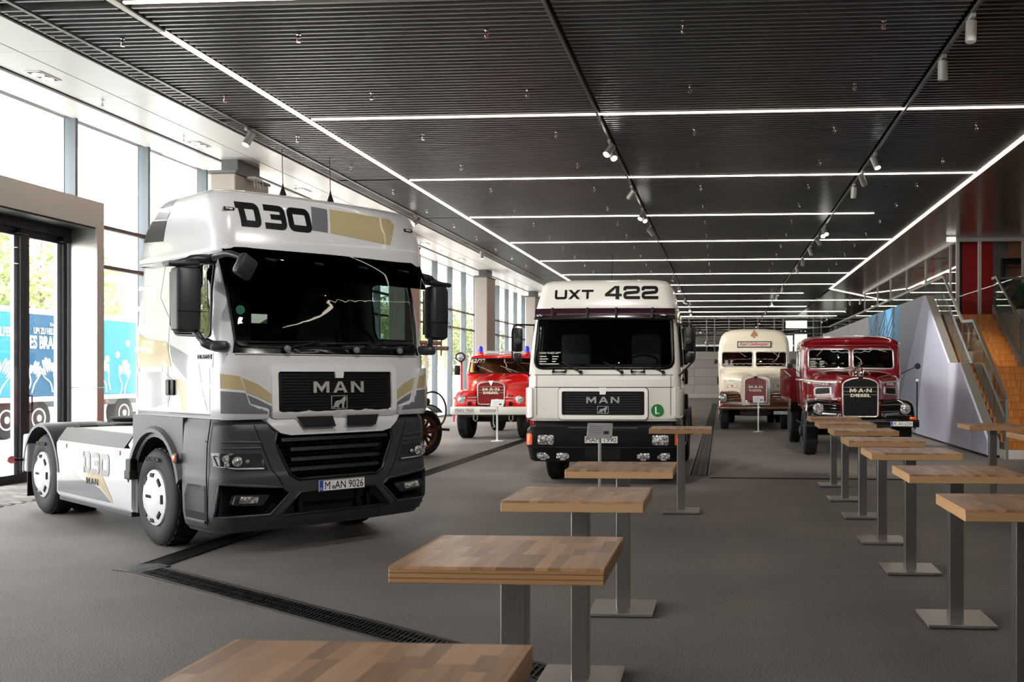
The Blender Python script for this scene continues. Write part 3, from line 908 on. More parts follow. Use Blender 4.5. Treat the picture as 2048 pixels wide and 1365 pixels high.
mural([(51.03, .06), (51.03, 4.0), (56, 4.0), (56, .06)], 'grey')
# dark lattice of the mural, in relief
lat = []
for y0 in (33.2, 35.0, 36.8):
    for k in range(7):
        lat.append(((y0, 4.0 - .28 * k), (y0 + 1.7, 3.2 - .28 * k)))
    lat.append(((y0, 4.0), (y0 + 1.4, 1.2))); lat.append(((y0 + 1.7, 3.9), (y0 + .3, 1.2)))
for a, c in lat:
    b = BM(); d = Vector(c) - Vector(a); n = Vector((-d.y, d.x)).normalized() * .04
    prism(b, [tuple(Vector(a) + n), tuple(Vector(c) + n), tuple(Vector(c) - n), tuple(Vector(a) - n)], 'X', MX - .006, MX); obj('lattice_bar', b, MUR['dark'], mw)
mural([(33.0, 2.6), (34.4, 1.0), (36.5, .5), (36.2, 1.9), (34.8, 3.0)], 'dark')

# stairs
BAM = wood_material('bamboo_riser', (196, 124, 50), (140, 80, 30), (30, 30, 3), .4, island=True)
TREAD = mat('stone_tread', (168, 160, 150), .6)
st = thing('staircase', 'wide bamboo-fronted staircase climbing to the gallery on the right', 'stairs', (0, 0, 0))
RZ = .165
def step(x0, x1, y, z0, z1, yend):
    s = struct('step', None, None, st); s.parent = st
    b = BM(); bx(b, x0, x1, y + .02, yend, z0, z1 - .015); obj('body', b, DARKM, s)
    x = x0; b = BM()
    while x < x1 - .01:
        ww = min(x1 - x, RND.choice((.03, .04, .05)))
        bx(b, x + .001, x + ww - .001, y, y + .02, z0 + .004, z1 - .02); x += ww
    o = obj('riser_boards', b, BAM, s); o['kind'] = 'stuff'
    b = BM(); bx(b, x0, x1, y - .006, yend, z1 - .018, z1, .004, 1); obj('tread', b, BAM, s)
YS = 21.35
b = BM(); bx(b, MX + .26, 11, YS - .02, YS + .4, 0, .2, .01); obj('stone_base', b, CONC, st)
z = .2
for n in range(11):
    y = YS + .02 + .28 * n
    z1 = z + .162
    # boards only where the photograph shows them
    step(MX + .26, 8.6, y, z - (.05 if n else 0), z1, y + .32 if n < 10 else 26.3)
    z = z1
zl = z
for n in range(9):
    y = 26.15 + .29 * n; z1 = z + (GF - zl) / 9
    step(MX + .26, 7.62, y, z - .02, z1, y + .33 if n < 8 else 29.0); z = z1
b = BM(); bx(b, MX + .26, 14, 28.75, 56, GF - .3, GF); struct('floor_gallery', b, mat('gallery_floor', (120, 112, 104), .5))
b = BM(); bx(b, 7.66, 14, 26.2, 28.75, zl, GF - .001); struct('wall_landing', b, mat('landing_wall', (112, 112, 110), .6))
b = BM(); bx(b, 8.6, 14, YS + .1, 26.3, 0, zl); struct('floor_landing', b, mat('landing_floor', (126, 116, 104), .5))

# balustrades: flat steel handrail, glass panes
HR = mat('handrail_steel', (124, 122, 118), .4, .6)
def bar2(bm, X, pts, w=.045, t=.06):
    P = [Vector(p) for p in pts]
    for i in range(len(P) - 1):
        d = (P[i + 1] - P[i]); L = d.length; ang = math.atan2(d.y, d.x)
        box(bm, (X, (P[i].x + P[i + 1].x) / 2, (P[i].y + P[i + 1].y) / 2), (w, L + .03, t), 0, Matrix.Rotation(ang, 3, 'X'))
def balustrade(label, X, rail, base, cuts, stringer=True):
    t = thing('balustrade', label, 'railing', (0, 0, 0))
    for i in range(len(rail) - 1):
        b = BM(); bar2(b, X, rail[i:i + 2], .05, .07 if stringer else .03); obj('handrail', b, HR, t)
    def zat(path, y):
        for i in range(len(path) - 1):
            (a, za), (c, zc) = path[i], path[i + 1]
            if min(a, c) - 1e-6 <= y <= max(a, c) + 1e-6 and abs(c - a) > 1e-6: return za + (zc - za) * (y - a) / (c - a)
        return path[-1][1]
    for i in range(len(cuts) - 1):
        a, c = cuts[i] + .01, cuts[i + 1] - .01
        b = BM(); prism(b, [(a, zat(base, a)), (c, zat(base, c)), (c, zat(rail, c) - .02), (a, zat(rail, a) - .02)], 'X', X - .006, X + .006); obj('pane', b, BALGL, t)
    return t
lr = [(21.35, 1.27), (24.1, 3.06), (25.2, 3.1), (27.3, 4.42), (56, 4.42)]
lb = [(21.35, .3), (24.3, 2.05), (25.42, 2.08), (28.42, 4.0), (56, 4.0)]
bal = balustrade('glass balustrade with flat steel handrail running up the left of the stairs', MX + .3, lr, lb, [21.4, 22.3, 23.2, 24.1, 25.2, 26.25, 27.3, 28.4, 30.5, 33, 36, 39, 42, 45, 48, 51, 55.9])
b = BM(); bx(b, MX + .27, MX + .33, 21.32, 21.4, 0, 1.27); obj('post', b, HR, bal)
rr = [(26.1, 3.15), (28.4, 4.5), (28.8, 4.5)]
bal2 = balustrade('glass balustrade with steel handrail on the right of the upper stair flight', 7.66, rr, [(26.1, 2.1), (28.4, 3.55), (28.8, 3.55)], [26.15, 27.2, 28.4])
b = BM(); prism(b, [(26.15, 2.0), (28.6, 3.5), (28.6, 3.75), (26.15, 2.25)], 'X', 7.6, 7.7); obj('stringer', b, HR, bal2)
t = thing('balustrade', 'glass balustrade along the gallery edge above the landing', 'railing', (0, 0, 0))
for i in range(3):
    b = BM(); bx(b, 7.75 + 1.5 * i, 9.18 + 1.5 * i, 28.86, 28.872, GF, 4.48); obj('pane', b, BALGL, t)
b = BM(); bx(b, 7.74, 12.2, 28.84, 28.89, 4.48, 4.54); obj('handrail', b, HR, t)

# gallery glass room
GWF = mat('white_frame', (206, 204, 200), .5, .1)
gw = struct('wall_gallery')
GX, GY = 7.88, 34.0
for y in (34.0, 34.95, 39.08, 43.07, 47.1, 51, 55.5):
    b = BM(); bx(b, GX - .04, GX + .04, y - .03, y + .03, GF, CZ); obj('post', b, GWF, gw)
b = BM(); bx(b, GX - .06, GX + .06, GY, 56, CZ - .14, CZ); obj('head_rail', b, GWF, gw)
b = BM(); bx(b, GX, 14, GY - .06, GY + .06, CZ - .12, CZ); obj('head_rail', b, GWF, gw)
for x in (GX + .02, 8.62, 10.05, 12.0):
    b = BM(); bx(b, x - .05, x + .05, GY - .05, GY + .05, GF, CZ - .12); obj('post', b, GWF, gw)
for a, c in ((34.05, 39.05), (39.1, 43.05), (43.1, 47.08), (47.12, 55.5)):
    b = BM(); bx(b, GX - .006, GX + .006, a, c, GF, CZ - .14); obj('pane', b, PANE, gw)
for a, c in ((GX + .07, 8.57), (8.67, 10.0), (10.1, 11.95)):
    b = BM(); bx(b, a, c, GY - .006, GY + .006, GF, CZ - .12); obj('pane', b, PANE, gw)
rc = {n: mat('room_' + n, c, .55, var=.05) for n, c in dict(red=(190, 14, 20), wood=(150, 96, 62), grey=(118, 116, 114), white=(190, 188, 184), tan=(170, 112, 72), dark=(38, 34, 32)).items()}
for x0, x1, c in ((7.96, 8.22, 'wood'), (8.22, 8.33, 'dark'), (8.33, 9.38, 'red'), (9.38, 9.9, 'grey'), (9.9, 10.6, 'tan'), (10.6, 13.9, 'grey')):
    b = BM(); bx(b, x0, x1, 35.2, 35.3, GF, CZ + .3); obj('wall_panel', b, rc[c], gw)
for a, c, n in ((35.4, 36.6, 'wood'), (36.6, 37.3, 'white'), (37.3, 38.6, 'wood'), (38.6, 39.2, 'red'), (39.2, 40.4, 'white'), (40.4, 43, 'wood'), (43, 44.2, 'white'), (44.2, 45, 'red'), (45, 50, 'wood'), (50, 56, 'grey')):
    b = BM(); bx(b, 9.3, 9.4, a, c, GF, CZ + .3); obj('wall_panel', b, rc[n], gw)
for i, y in enumerate((36.2, 40.0, 44.0, 48.0)):  # glowing ceiling discs added to brighten the glass room
    t = thing('gallery_fill_glow', 'round glowing disc added to brighten the gallery glass room, %s from the stairs' % ORD[i], 'lamp', (8.6, y, CZ), 0, 'added gallery glow discs')
    b = BM(); lathe(b, [(.0, -.02), (.22, -.02), (.24, 0)], 'Z', n=24); obj('diffuser', b, mat('room_lamp', (255, 240, 220), .5, emit=((255, 236, 212), 60.0)), t)
    b = BM(); lathe(b, [(.24, .0), (.25, -.03), (.235, -.03)], 'Z', n=24); obj('rim', b, GWF, t)
# coat rack behind the glass
t = thing('coat_rack', 'black wall coat rack with wooden hangers on the gallery', 'coat rack', (9.75, 34.9, 0))
b = BM(); bx(b, -.15, 1.6, -.18, .16, 5.55, 5.75, .01); obj('shelf', b, BLACKP, t)
b = BM(); bx(b, -.15, -.08, -.18, .16, GF, 5.75); obj('side_panel', b, BLACKP, t)
b = BM(); cyl(b, (-.1, 0, 5.45), (1.6, 0, 5.45), .02, 8); obj('rod', b, DARKM, t)
for k in range(6):
    b = BM(); tube(b, [(.0 + .22 * k, 0, 5.45), (.0 + .22 * k, 0, 5.38), (-.1 + .22 * k, .0, 5.28), (-.02 + .22 * k, 0, 5.36), (.1 + .22 * k, 0, 5.28)], .012, 6); obj('hanger', b, rc['tan'], t)
# fern behind the right balustrade
t = thing('potted_fern', 'green fern standing behind the right gallery balustrade', 'plant', (8.9, 30.2, GF))
b = BM(); lathe(b, [(.0, 0), (.16, 0), (.2, .35), (.18, .35), (.17, .3), (0, .3)], 'Z', n=20); obj('pot', b, DARKM, t, 40)
GREEN = mat('fern_green', (52, 92, 56), .6, var=.3)
for k in range(22):
    a = 2 * PI * k / 22 * 3.1; rr_ = .3 + .25 * RND.random(); h = .5 + .4 * RND.random()
    b = BM(); pts = [(0, 0, .3), (math.cos(a) * rr_ * .5, math.sin(a) * rr_ * .5, .3 + h * .8), (math.cos(a) * rr_ * 1.2, math.sin(a) * rr_ * 1.2, .3 + h * .75), (math.cos(a) * rr_ * 1.7, math.sin(a) * rr_ * 1.7, .3 + h * .4)]
    P = spline(pts, 4); w = Vector((-math.sin(a), math.cos(a), 0))
    V = []
    for i, p in enumerate(P):
        s = .06 * math.sin(PI * (i + .6) / (len(P) + .2)); V.append((b.verts.new(p - w * s), b.verts.new(p + w * s)))
    for i in range(len(V) - 1): b.faces.new((V[i][0], V[i][1], V[i + 1][1], V[i + 1][0]))
    obj('frond', b, GREEN, t)
# exit lamp under the glossy ceiling
t = thing('exit_lamp', 'small white box lamp under the glossy ceiling near the gallery corner', 'lamp', (7.55, 33.4, CZ - .02))
b = BM(); box(b, (0, 0, -.1), (.3, .06, .16), .01); obj('box', b, mat('exit_box', (230, 230, 228), .4, emit=((255, 255, 250), .6)), t)
b = BM(); box(b, (0, 0, -.01), (.06, .05, .04)); obj('bracket', b, GWF, t)
# ================================================================== outside the glass
PVE = mat('outside_paving', (226, 223, 216), .8, var=.06, scale=2)
b = BM(); bx(b, -70, XF - .1, -40, 120, -.3, -.02); struct('floor_outside', b, PVE)
# parked trailer with printed side, parallel to the front
TEAL = mat('trailer_teal', (8, 78, 112), .5, var=.15, scale=.6)
SKYB = mat('trailer_light_blue', (40, 132, 156), .5, var=.1)
tr = thing('trailer', 'parked teal semi-trailer with white slogan and drawn hands outside the doors', 'trailer', (-19.5, 0, 0))
b = BM(); bx(b, -2.5, 0, 21, 33.6, 1.12, 3.55, .03); body = obj('box_body', b, TEAL, tr)
for z0, z1 in ((3.5, 3.66), (1.0, 1.14)):
    b = BM(); bx(b, -2.52, .02, 20.98, 33.62, z0, z1, .01); obj('white_rail', b, WHITEM, tr)
b = BM(); bx(b, -2.3, -.15, 21.3, 33.2, .82, 1.0); obj('chassis', b, mat('trailer_chassis', (92, 100, 108), .6), tr)
for y in (24.8, 26.1, 27.4, 31.5):
    w = obj('wheel', lathe(BM(), [(.0, .02), (.22, .02), (.28, -.03), (.3, .0), (.5, .0), (.53, -.05), (.53, -.27), (.5, -.3), (0, -.3)], 'X', n=28), RUBBER, tr, 40, loc=(-.12, y, .52))
    b = BM(); lathe(b, [(0, .035), (.06, .04), (.1, .02), (.24, .0), (.29, .01), (.29, -.02)], 'X', n=24); obj('hub', b, mat('white_hub', (224, 222, 220), .4), w, 40)
b = BM(); bx(b, -.5, -.05, 24.1, 28.1, 1.02, 1.1, .02); obj('mudguard', b, DARKM, tr)
for y in (23.5, 25.6, 29.5, 30.4):
    b = BM(); box(b, (.0, y, .93), (.03, .12, .06), .01); obj('marker_lamp', b, ORANGE, tr)
# lettering and drawings; the print runs left to right toward the front of the hall
LW = mat('print_white', (240, 246, 248), .5, var=.01)
text('slogan', 'UM ZU HELFEN', LW, tr, (.012, 27.56, 3.03), '+X', w=1.1, h=.18, bold=.02)
text('slogan', 'ES BRAUCHT', LW, tr, (.012, 27.78, 2.70), '+X', w=1.86, h=.38, bold=.03)
text('slogan', 'Der Mi', LW, tr, (.012, 27.95, 3.23), '+X', w=.5, h=.09, bold=.02)
text('slogan', 'HELFEN', LW, tr, (.012, 25.8, 2.95), '+X', w=.8, h=.25, bold=.03)
b = BM(); bx(b, 0, .006, 28.6, 33.4, 1.16, 3.5); obj('light_print_and_reflection', b, SKYB, tr)
b = BM(); bx(b, 0, .006, 21.2, 26.3, 1.16, 3.5); obj('light_print_and_reflection', b, SKYB, tr)  # lighter blue here stands in for a reflection in the door pane
def hand(y, z, s, rot, m):
    pts = [(0, -1.1), (.05, -.5), (-.3, .0), (-.42, .5), (-.32, .56), (-.16, .12), (-.12, .9), (.0, .92), (.06, .2), (.16, .98), (.27, .96), (.24, .2), (.42, .82), (.52, .78), (.42, .1), (.62, .5), (.7, .44), (.5, -.2), (.4, -.6), (.42, -1.1)]
    c, sn = math.cos(rot), math.sin(rot)
    P = [(.014, y + s * (p[0] * c - p[1] * sn), z + s * (p[0] * sn + p[1] * c)) for p in pts]
    obj('hand_drawing', tube(BM(), spline(P, 3), .018, 5), m, tr)
for y, z, s, rot in ((26.95, 1.75, .42, -.4), (27.6, 1.75, .48, .4), (25.7, 1.75, .5, -.5), (30.2, 1.75, .5, .3), (31.2, 1.7, .55, -.2), (32.2, 1.7, .45, .3)): hand(y, z, s, rot, LW)
for k in range(5):
    b = BM(); lathe(b, [(0, .016), (.11, .016), (.11, .006)], 'X', (0, 29.3 + .55 * k, 2.5 + .3 * math.sin(2 * k)), 10); obj('printed_cell', b, LW, tr)
# a parked pale car and a teal van farther off
vn = thing('van', 'pale blue van with red tail lamps parked outside beyond the trailer', 'van', (-23.4, 37.6, 0))
prof = [(-2.4, .35), (-2.4, 1.9), (-2.2, 2.1), (1.0, 2.1), (1.9, 1.4), (2.5, 1.2), (2.6, .35)]
b = BM(); prism(b, prof, 'X', -.9, .9, .05); obj('body', b, mat('pale_blue_paint', (150, 205, 220), .3, coat=.4), vn, 40)
b = BM(); prism(b, [(-1.9, 1.35), (-1.9, 1.9), (.9, 1.9), (1.5, 1.4)], 'X', -.92, .92); obj('side_glass', b, mat('van_glass', (60, 80, 92), .1), vn)
b = BM(); bx(b, -.7, .7, -2.43, -2.38, 1.3, 1.85); obj('rear_glass', b, MATS['van_glass'], vn)
for s in (-1, 1):
    b = BM(); box(b, (s * .78, -2.42, 1.0), (.2, .06, .16), .02); obj('tail_lamp', b, REDL, vn)
    for y in (-1.6, 1.7):
        b = BM(); lathe(b, [(0, .02), (.2, .02), (.33, .0), (.33, -.2), (0, -.2)], 'X', n=24); obj('wheel', b, RUBBER, vn, 40, loc=(s * .9 if s > 0 else -.72, y, .33))
b = BM(); bx(b, -.28, .28, -2.44, -2.41, .62, .74); obj('number_plate', b, PLATE, vn)
# red panels of a parked vehicle seen far down the glass
fv = thing('red_vehicle', 'blurred red and white fire vehicle parked outside behind the far windows', 'vehicle', (-17.5, 47, 0))
b = BM(); bx(b, -1.1, 1.1, -3, 3, .5, 1.5, .1); obj('lower_body', b, mat('outside_red', (196, 90, 84), .4), fv)
b = BM(); bx(b, -1.1, 1.1, -3, 3, 1.5, 2.7, .1); obj('upper_body', b, WHITEM, fv)
for y in (-2, 2):
    b = BM(); lathe(b, [(0, 1.12), (.5, 1.12), (.5, .8), (0, .8)], 'X', n=20); obj('wheel', b, RUBBER, fv, 40, loc=(0, y, .5))
# trees
BARK = mat('bark', (120, 108, 92), .9, var=.25, scale=8)
LEAFS = [mat('leaves_%d' % i, c, .6, var=.35, scale=2) for i, c in enumerate(((170, 178, 126), (184, 190, 146), (150, 164, 112)))]
def tree(x, y, h, r, label, seed, m):
    rd = random.Random(seed); t = thing('tree', label, 'tree', (x, y, -.02), 0, 'trees outside the glass')
    b = BM(); tube(b, spline([(0, 0, 0), (.1, .05, h * .3), (-.1, .1, h * .62), (.05, 0, h * .9)], 4), [.2, .19, .18, .17, .16, .15, .14, .12, .1, .08, .06, .04, .03], 8); obj('trunk', b, BARK, t, 60)
    for k in range(6):
        a = rd.random() * 6.28; z = h * (.35 + .08 * k)
        b = BM(); tube(b, [(0, 0, z), (math.cos(a) * r * .4, math.sin(a) * r * .4, z + .7), (math.cos(a) * r * .8, math.sin(a) * r * .8, z + 1.1)], [.07, .045, .02], 6); obj('branch', b, BARK, t)
    V, F = [], []
    for k in range(6500):
        while True:
            p = Vector((rd.uniform(-1, 1), rd.uniform(-1, 1), rd.uniform(-1, 1)))
            if .25 < p.length < 1: break
        blob = math.sin(5 * p.x + seed) + math.sin(6 * p.y) + math.sin(5 * p.z + 2)
        if blob < -.5: continue
        c = Vector((p.x * r, p.y * r, h * .62 + p.z * h * .42))
        if c.z < .9: continue
        u = Vector((rd.uniform(-1, 1), rd.uniform(-1, 1), rd.uniform(-1, 1))).normalized(); w = u.orthogonal().normalized(); s = rd.uniform(.1, .2)
        i = len(V); V += [c - u * s, c + w * s * .6, c + u * s, c - w * s * .6]; F.append((i, i + 1, i + 2, i + 3))
    me = bpy.data.meshes.new('crown'); me.from_pydata([tuple(v) for v in V], [], F); me.materials.append(m)
    o = obj('crown', me, None, t); o['kind'] = 'stuff'
for i, (x, y, h, r, lab) in enumerate([(-25.5, 16, 8, 3.0, 'pale sunlit tree behind the trailer at the left frame edge'), (-26, 22.5, 8.5, 3.2, 'bright leafy tree above the trailer, right of the portal'), (-25, 29, 8, 3.2, 'bright leafy tree behind the white truck cab'),
        (-27.5, 38.5, 8, 3.0, 'green tree seen through the windows behind the truck mirror'), (-22, 45, 7.5, 3.0, 'green tree seen through the windows left of the middle column'), (-21, 55, 8, 3.4, 'green tree seen through the windows above the fire engine'),
        (-20, 66, 8, 3.4, 'far green tree seen through the windows right of the middle column'), (-33, 14, 7, 2.8, 'pale low tree behind the left glass door'), (-19.5, 75, 7, 3.0, 'farthest tree beyond the windows')]):
    tree(x, y, h, r, lab, i + 3, LEAFS[i % 3])
# ================================================================== standing tables
TW, TD, TH, TT = .79, .70, 1.10, .062
STAVE = wood_material('butcher_block', (226, 176, 132), (132, 86, 54), (60, 7, 60), .28)
EDGE = wood_material('table_edge', (216, 176, 130), (188, 142, 96), (8, 8, 90), .4)
GROOVE = mat('edge_groove', (120, 84, 54), .6)
stm = {}
for L in (.14, .20, .26, .32):
    b = BM(); bx(b, -.0238, .0238, -L / 2 + .0003, L / 2 - .0003, -.012, 0, .0004, 1); stm[L] = finish(b, 'stave', STAVE)
def table(x, y, label, rz=0.0, grooves=False):
    """x, y: left front corner of the top"""
    t = thing('standing_table', label, 'table', (x + TW / 2, y + TD / 2, 0), rz, 'standing tables')
    b = BM(); bx(b, -TW / 2, TW / 2, -TD / 2, TD / 2, TH - TT, TH - .012, .003, 1); top = obj('table_top', b, EDGE, t)
    for sx in (-1, 1):
        b = BM(); bx(b, sx * TW / 2, sx * (TW / 2 - .016), -TD / 2, TD / 2, TH - .012, TH, .001, 1); obj('edge_band', b, EDGE, top)
    n = 16; w = (TW - .032) / n
    for i in range(n):
        xx = -TW / 2 + .016 + w * (i + .5); yy = -TD / 2
        left = TD
        while left > 1e-6:
            L = RND.choice((.14, .20, .26, .32))
            if left - L < .09: L = left
            L = round(L, 4)
            if L not in stm:
                b = BM(); bx(b, -.0238, .0238, -L / 2 + .0003, L / 2 - .0003, -.012, 0, .0004, 1); stm[L] = finish(b, 'stave', STAVE)
            obj('stave', stm[L], None, top, loc=(xx, yy + L / 2, TH)); yy += L; left -= L
    if grooves:
        for z in (TH - .024, TH - .043):
            b = BM(); bx(b, -TW / 2 - .0008, TW / 2 + .0008, -TD / 2 - .0008, TD / 2 + .0008, z - .0016, z + .0016); obj('groove', b, GROOVE, top)
    b = BM(); bx(b, -.05, .05, -.05, .05, .02, TH - TT, .004); obj('column', b, STEEL, t)
    b = BM(); bx(b, -.24, .24, -.24, .24, .006, .03, .004); obj('base_plate', b, STEEL2, t)
    b = BM(); bx(b, -.15, .15, -.15, .15, TH - TT - .008, TH - TT); obj('top_flange', b, DARKM, t)
    for sx in (-1, 1):
        for sy in (-1, 1):
            b = BM(); cyl(b, (sx * .2, sy * .2, 0), (sx * .2, sy * .2, .007), .02, 10); obj('glide', b, BLACKP, t)
    return t
table(-1.275, 1.84, 'butcher-block standing table cropped by the bottom edge, nearest of the left row')
table(-1.21, 3.55, 'standing table with grooved wooden edge, second nearest of the left row', grooves=True)
table(-1.215, 5.42, 'butcher-block standing table with column behind the grooved-edge table, third of the left row')
table(-1.14, 7.19, 'butcher-block standing table covering the sign post before the white cab-over truck')
table(-.92, 12.6, 'small-looking standing table by the right headlight of the white cab-over truck')
for i, (x, y, lab) in enumerate([(1.24, 3.40, 'standing table at the right edge of the picture, only its corner showing'), (1.25, 5.22, 'butcher-block standing table nearest the camera in the right row, cut by the frame'),
        (1.30, 7.02, 'second standing table of the right row, with its whole square steel base in view'), (1.32, 8.88, 'third standing table of the right row, before the maroon truck'),
        (1.32, 10.48, 'fourth standing table of the right row, before the maroon truck'), (1.37, 12.3, 'fifth standing table of the right row, before the maroon truck'),
        (1.36, 14.0, 'sixth standing table of the right row, before the maroon truck'), (1.40, 15.8, 'farthest standing table of the right row, below the maroon truck grille'),
        (3.32, 13.62, 'standing table by the foot of the stairs, in front of the mural wall'), (3.42, 11.55, 'standing table before the bamboo steps, cut by the right frame edge')]):
    table(x, y, lab)

# ================================================================== sign stands
SIGNW = mat('sign_white', (232, 232, 230), .4, var=.02)
PAPER = mat('sign_paper', (214, 214, 218), .5, var=.02)
def sign(x, y, label, h=1.0):
    t = thing('sign_stand', label, 'sign', (x, y, 0), 0, 'information sign stands')
    b = BM(); lathe(b, [(0, 0), (.17, 0), (.17, .008), (.05, .016), (.03, .03), (0, .03)], 'Z', n=28); obj('foot', b, SIGNW, t, 40)
    b = BM(); cyl(b, (0, 0, .02), (0, 0, h), .022, 14); obj('pole', b, SIGNW, t, 40)
    R = Matrix.Rotation(math.radians(-28), 3, 'X')
    b = BM(); box(b, (0, 0, h + .06), (.34, .018, .22), .006, R); obj('frame', b, SIGNW, t)
    c = Vector((0, 0, h + .06))
    b = BM(); box(b, c + R @ Vector((0, -.011, 0)), (.29, .004, .17), 0, R); obj('paper', b, PAPER, t)
    for k in range(4):
        b = BM(); box(b, c + R @ Vector((-.05 + .01 * (k % 2), -.014, .055 - .03 * k)), (.16 - .03 * (k % 2), .002, .004), 0, R); obj('text_line', b, mat('grey_text', (150, 150, 155), .6), t)
    b = BM(); box(b, c + R @ Vector((.09, -.014, -.035)), (.07, .002, .045), 0, R); obj('photo', b, mat('small_photo', (92, 70, 66), .5, var=.5, scale=60), t)
    for sx in (-1, 1):
        for sz in (-1, 1):
            b = BM(); cyl(b, c + R @ Vector((sx * .155, -.01, sz * .095)), c + R @ Vector((sx * .155, -.016, sz * .095)), .006, 8); obj('screw', b, DARKM, t)
    return t
sign(-1.62, 13.2, 'white sign stand in front of the white cab-over truck', .98)
sign(-5.98, 26.25, 'white sign stand in front of the red fire engine', .95)
sign(1.14, 31.0, 'white sign stand in front of the cream and brown bus', .95)

# ================================================================== floor drains
GRATE = mat('cast_iron_grate', (40, 39, 38), .5, .5, var=.2)
PIT = mat('drain_pit', (8, 8, 8), .9)
def drain(label, a, c, w=.26, bars=True, bar_m=GRATE, step=.045, sec=1.0, slant=.5):
    a, c = Vector(a), Vector(c); d = (c - a); L = d.length; ang = math.atan2(d.y, d.x)
    t = thing('floor_drain', label, 'drain', (a.x, a.y, 0), ang, 'floor drains')
    b = BM(); bx(b, 0, L, -w / 2, w / 2, .001, .003); obj('pit', b, PIT, t)
    for s in (-1, 1):
        b = BM(); bx(b, 0, L, s * w / 2 - .012, s * w / 2 + .012, .001, .012, .002, 1); obj('edge_rail', b, bar_m, t)
    n = max(1, int(round(L / sec)))
    b = BM(); LL = L / n
    for s in (-.33, 0, .33): bx(b, .01, LL - .01, s * w - .006, s * w + .006, .003, .009)
    k = int(LL / step)
    for i in range(k):
        x = (i + .5) * LL / k
        box(b, (x, 0, .007), (.014, w - .02, .007), 0, Matrix.Rotation(slant, 3, 'Z'))
    me = finish(b, 'grate', bar_m)
    for i in range(n):
        o = obj('grate', me, None, t, loc=(LL * i, 0, 0)); o['kind'] = 'stuff'
    return t
drain('long black drain grate running diagonally from the truck toward the tables', (-5.3, 8.82), (.6, 4.75), .26)
drain('drain grate running from the kink beneath the white truck toward the fire engine', (-5.32, 9.0), (-5.32, 27.5), .26)
drain('drain grate lying along the hall beside the white cab-over truck', (-.4, 17.6), (-.4, 60), .34, bar_m=mat('galvanised_grate', (120, 116, 112), .4, .7, var=.2), step=.08, sec=2.0, slant=.7)
drain('narrow slot drain crossing the floor behind the right table row', (-.2, 17.2), (8.5, 17.0), .07, step=.06)
b = BM(); prism(b, [(-5.56, 8.74), (-5.22, 8.62), (-5.12, 8.95), (-5.3, 9.06), (-5.46, 9.04)], 'Z', .001, .01); tag(obj('drain_cover', b, mat('drain_corner', (66, 66, 66), .4, .6)), 'flat metal corner plate where the two drain grates meet', 'drain cover')
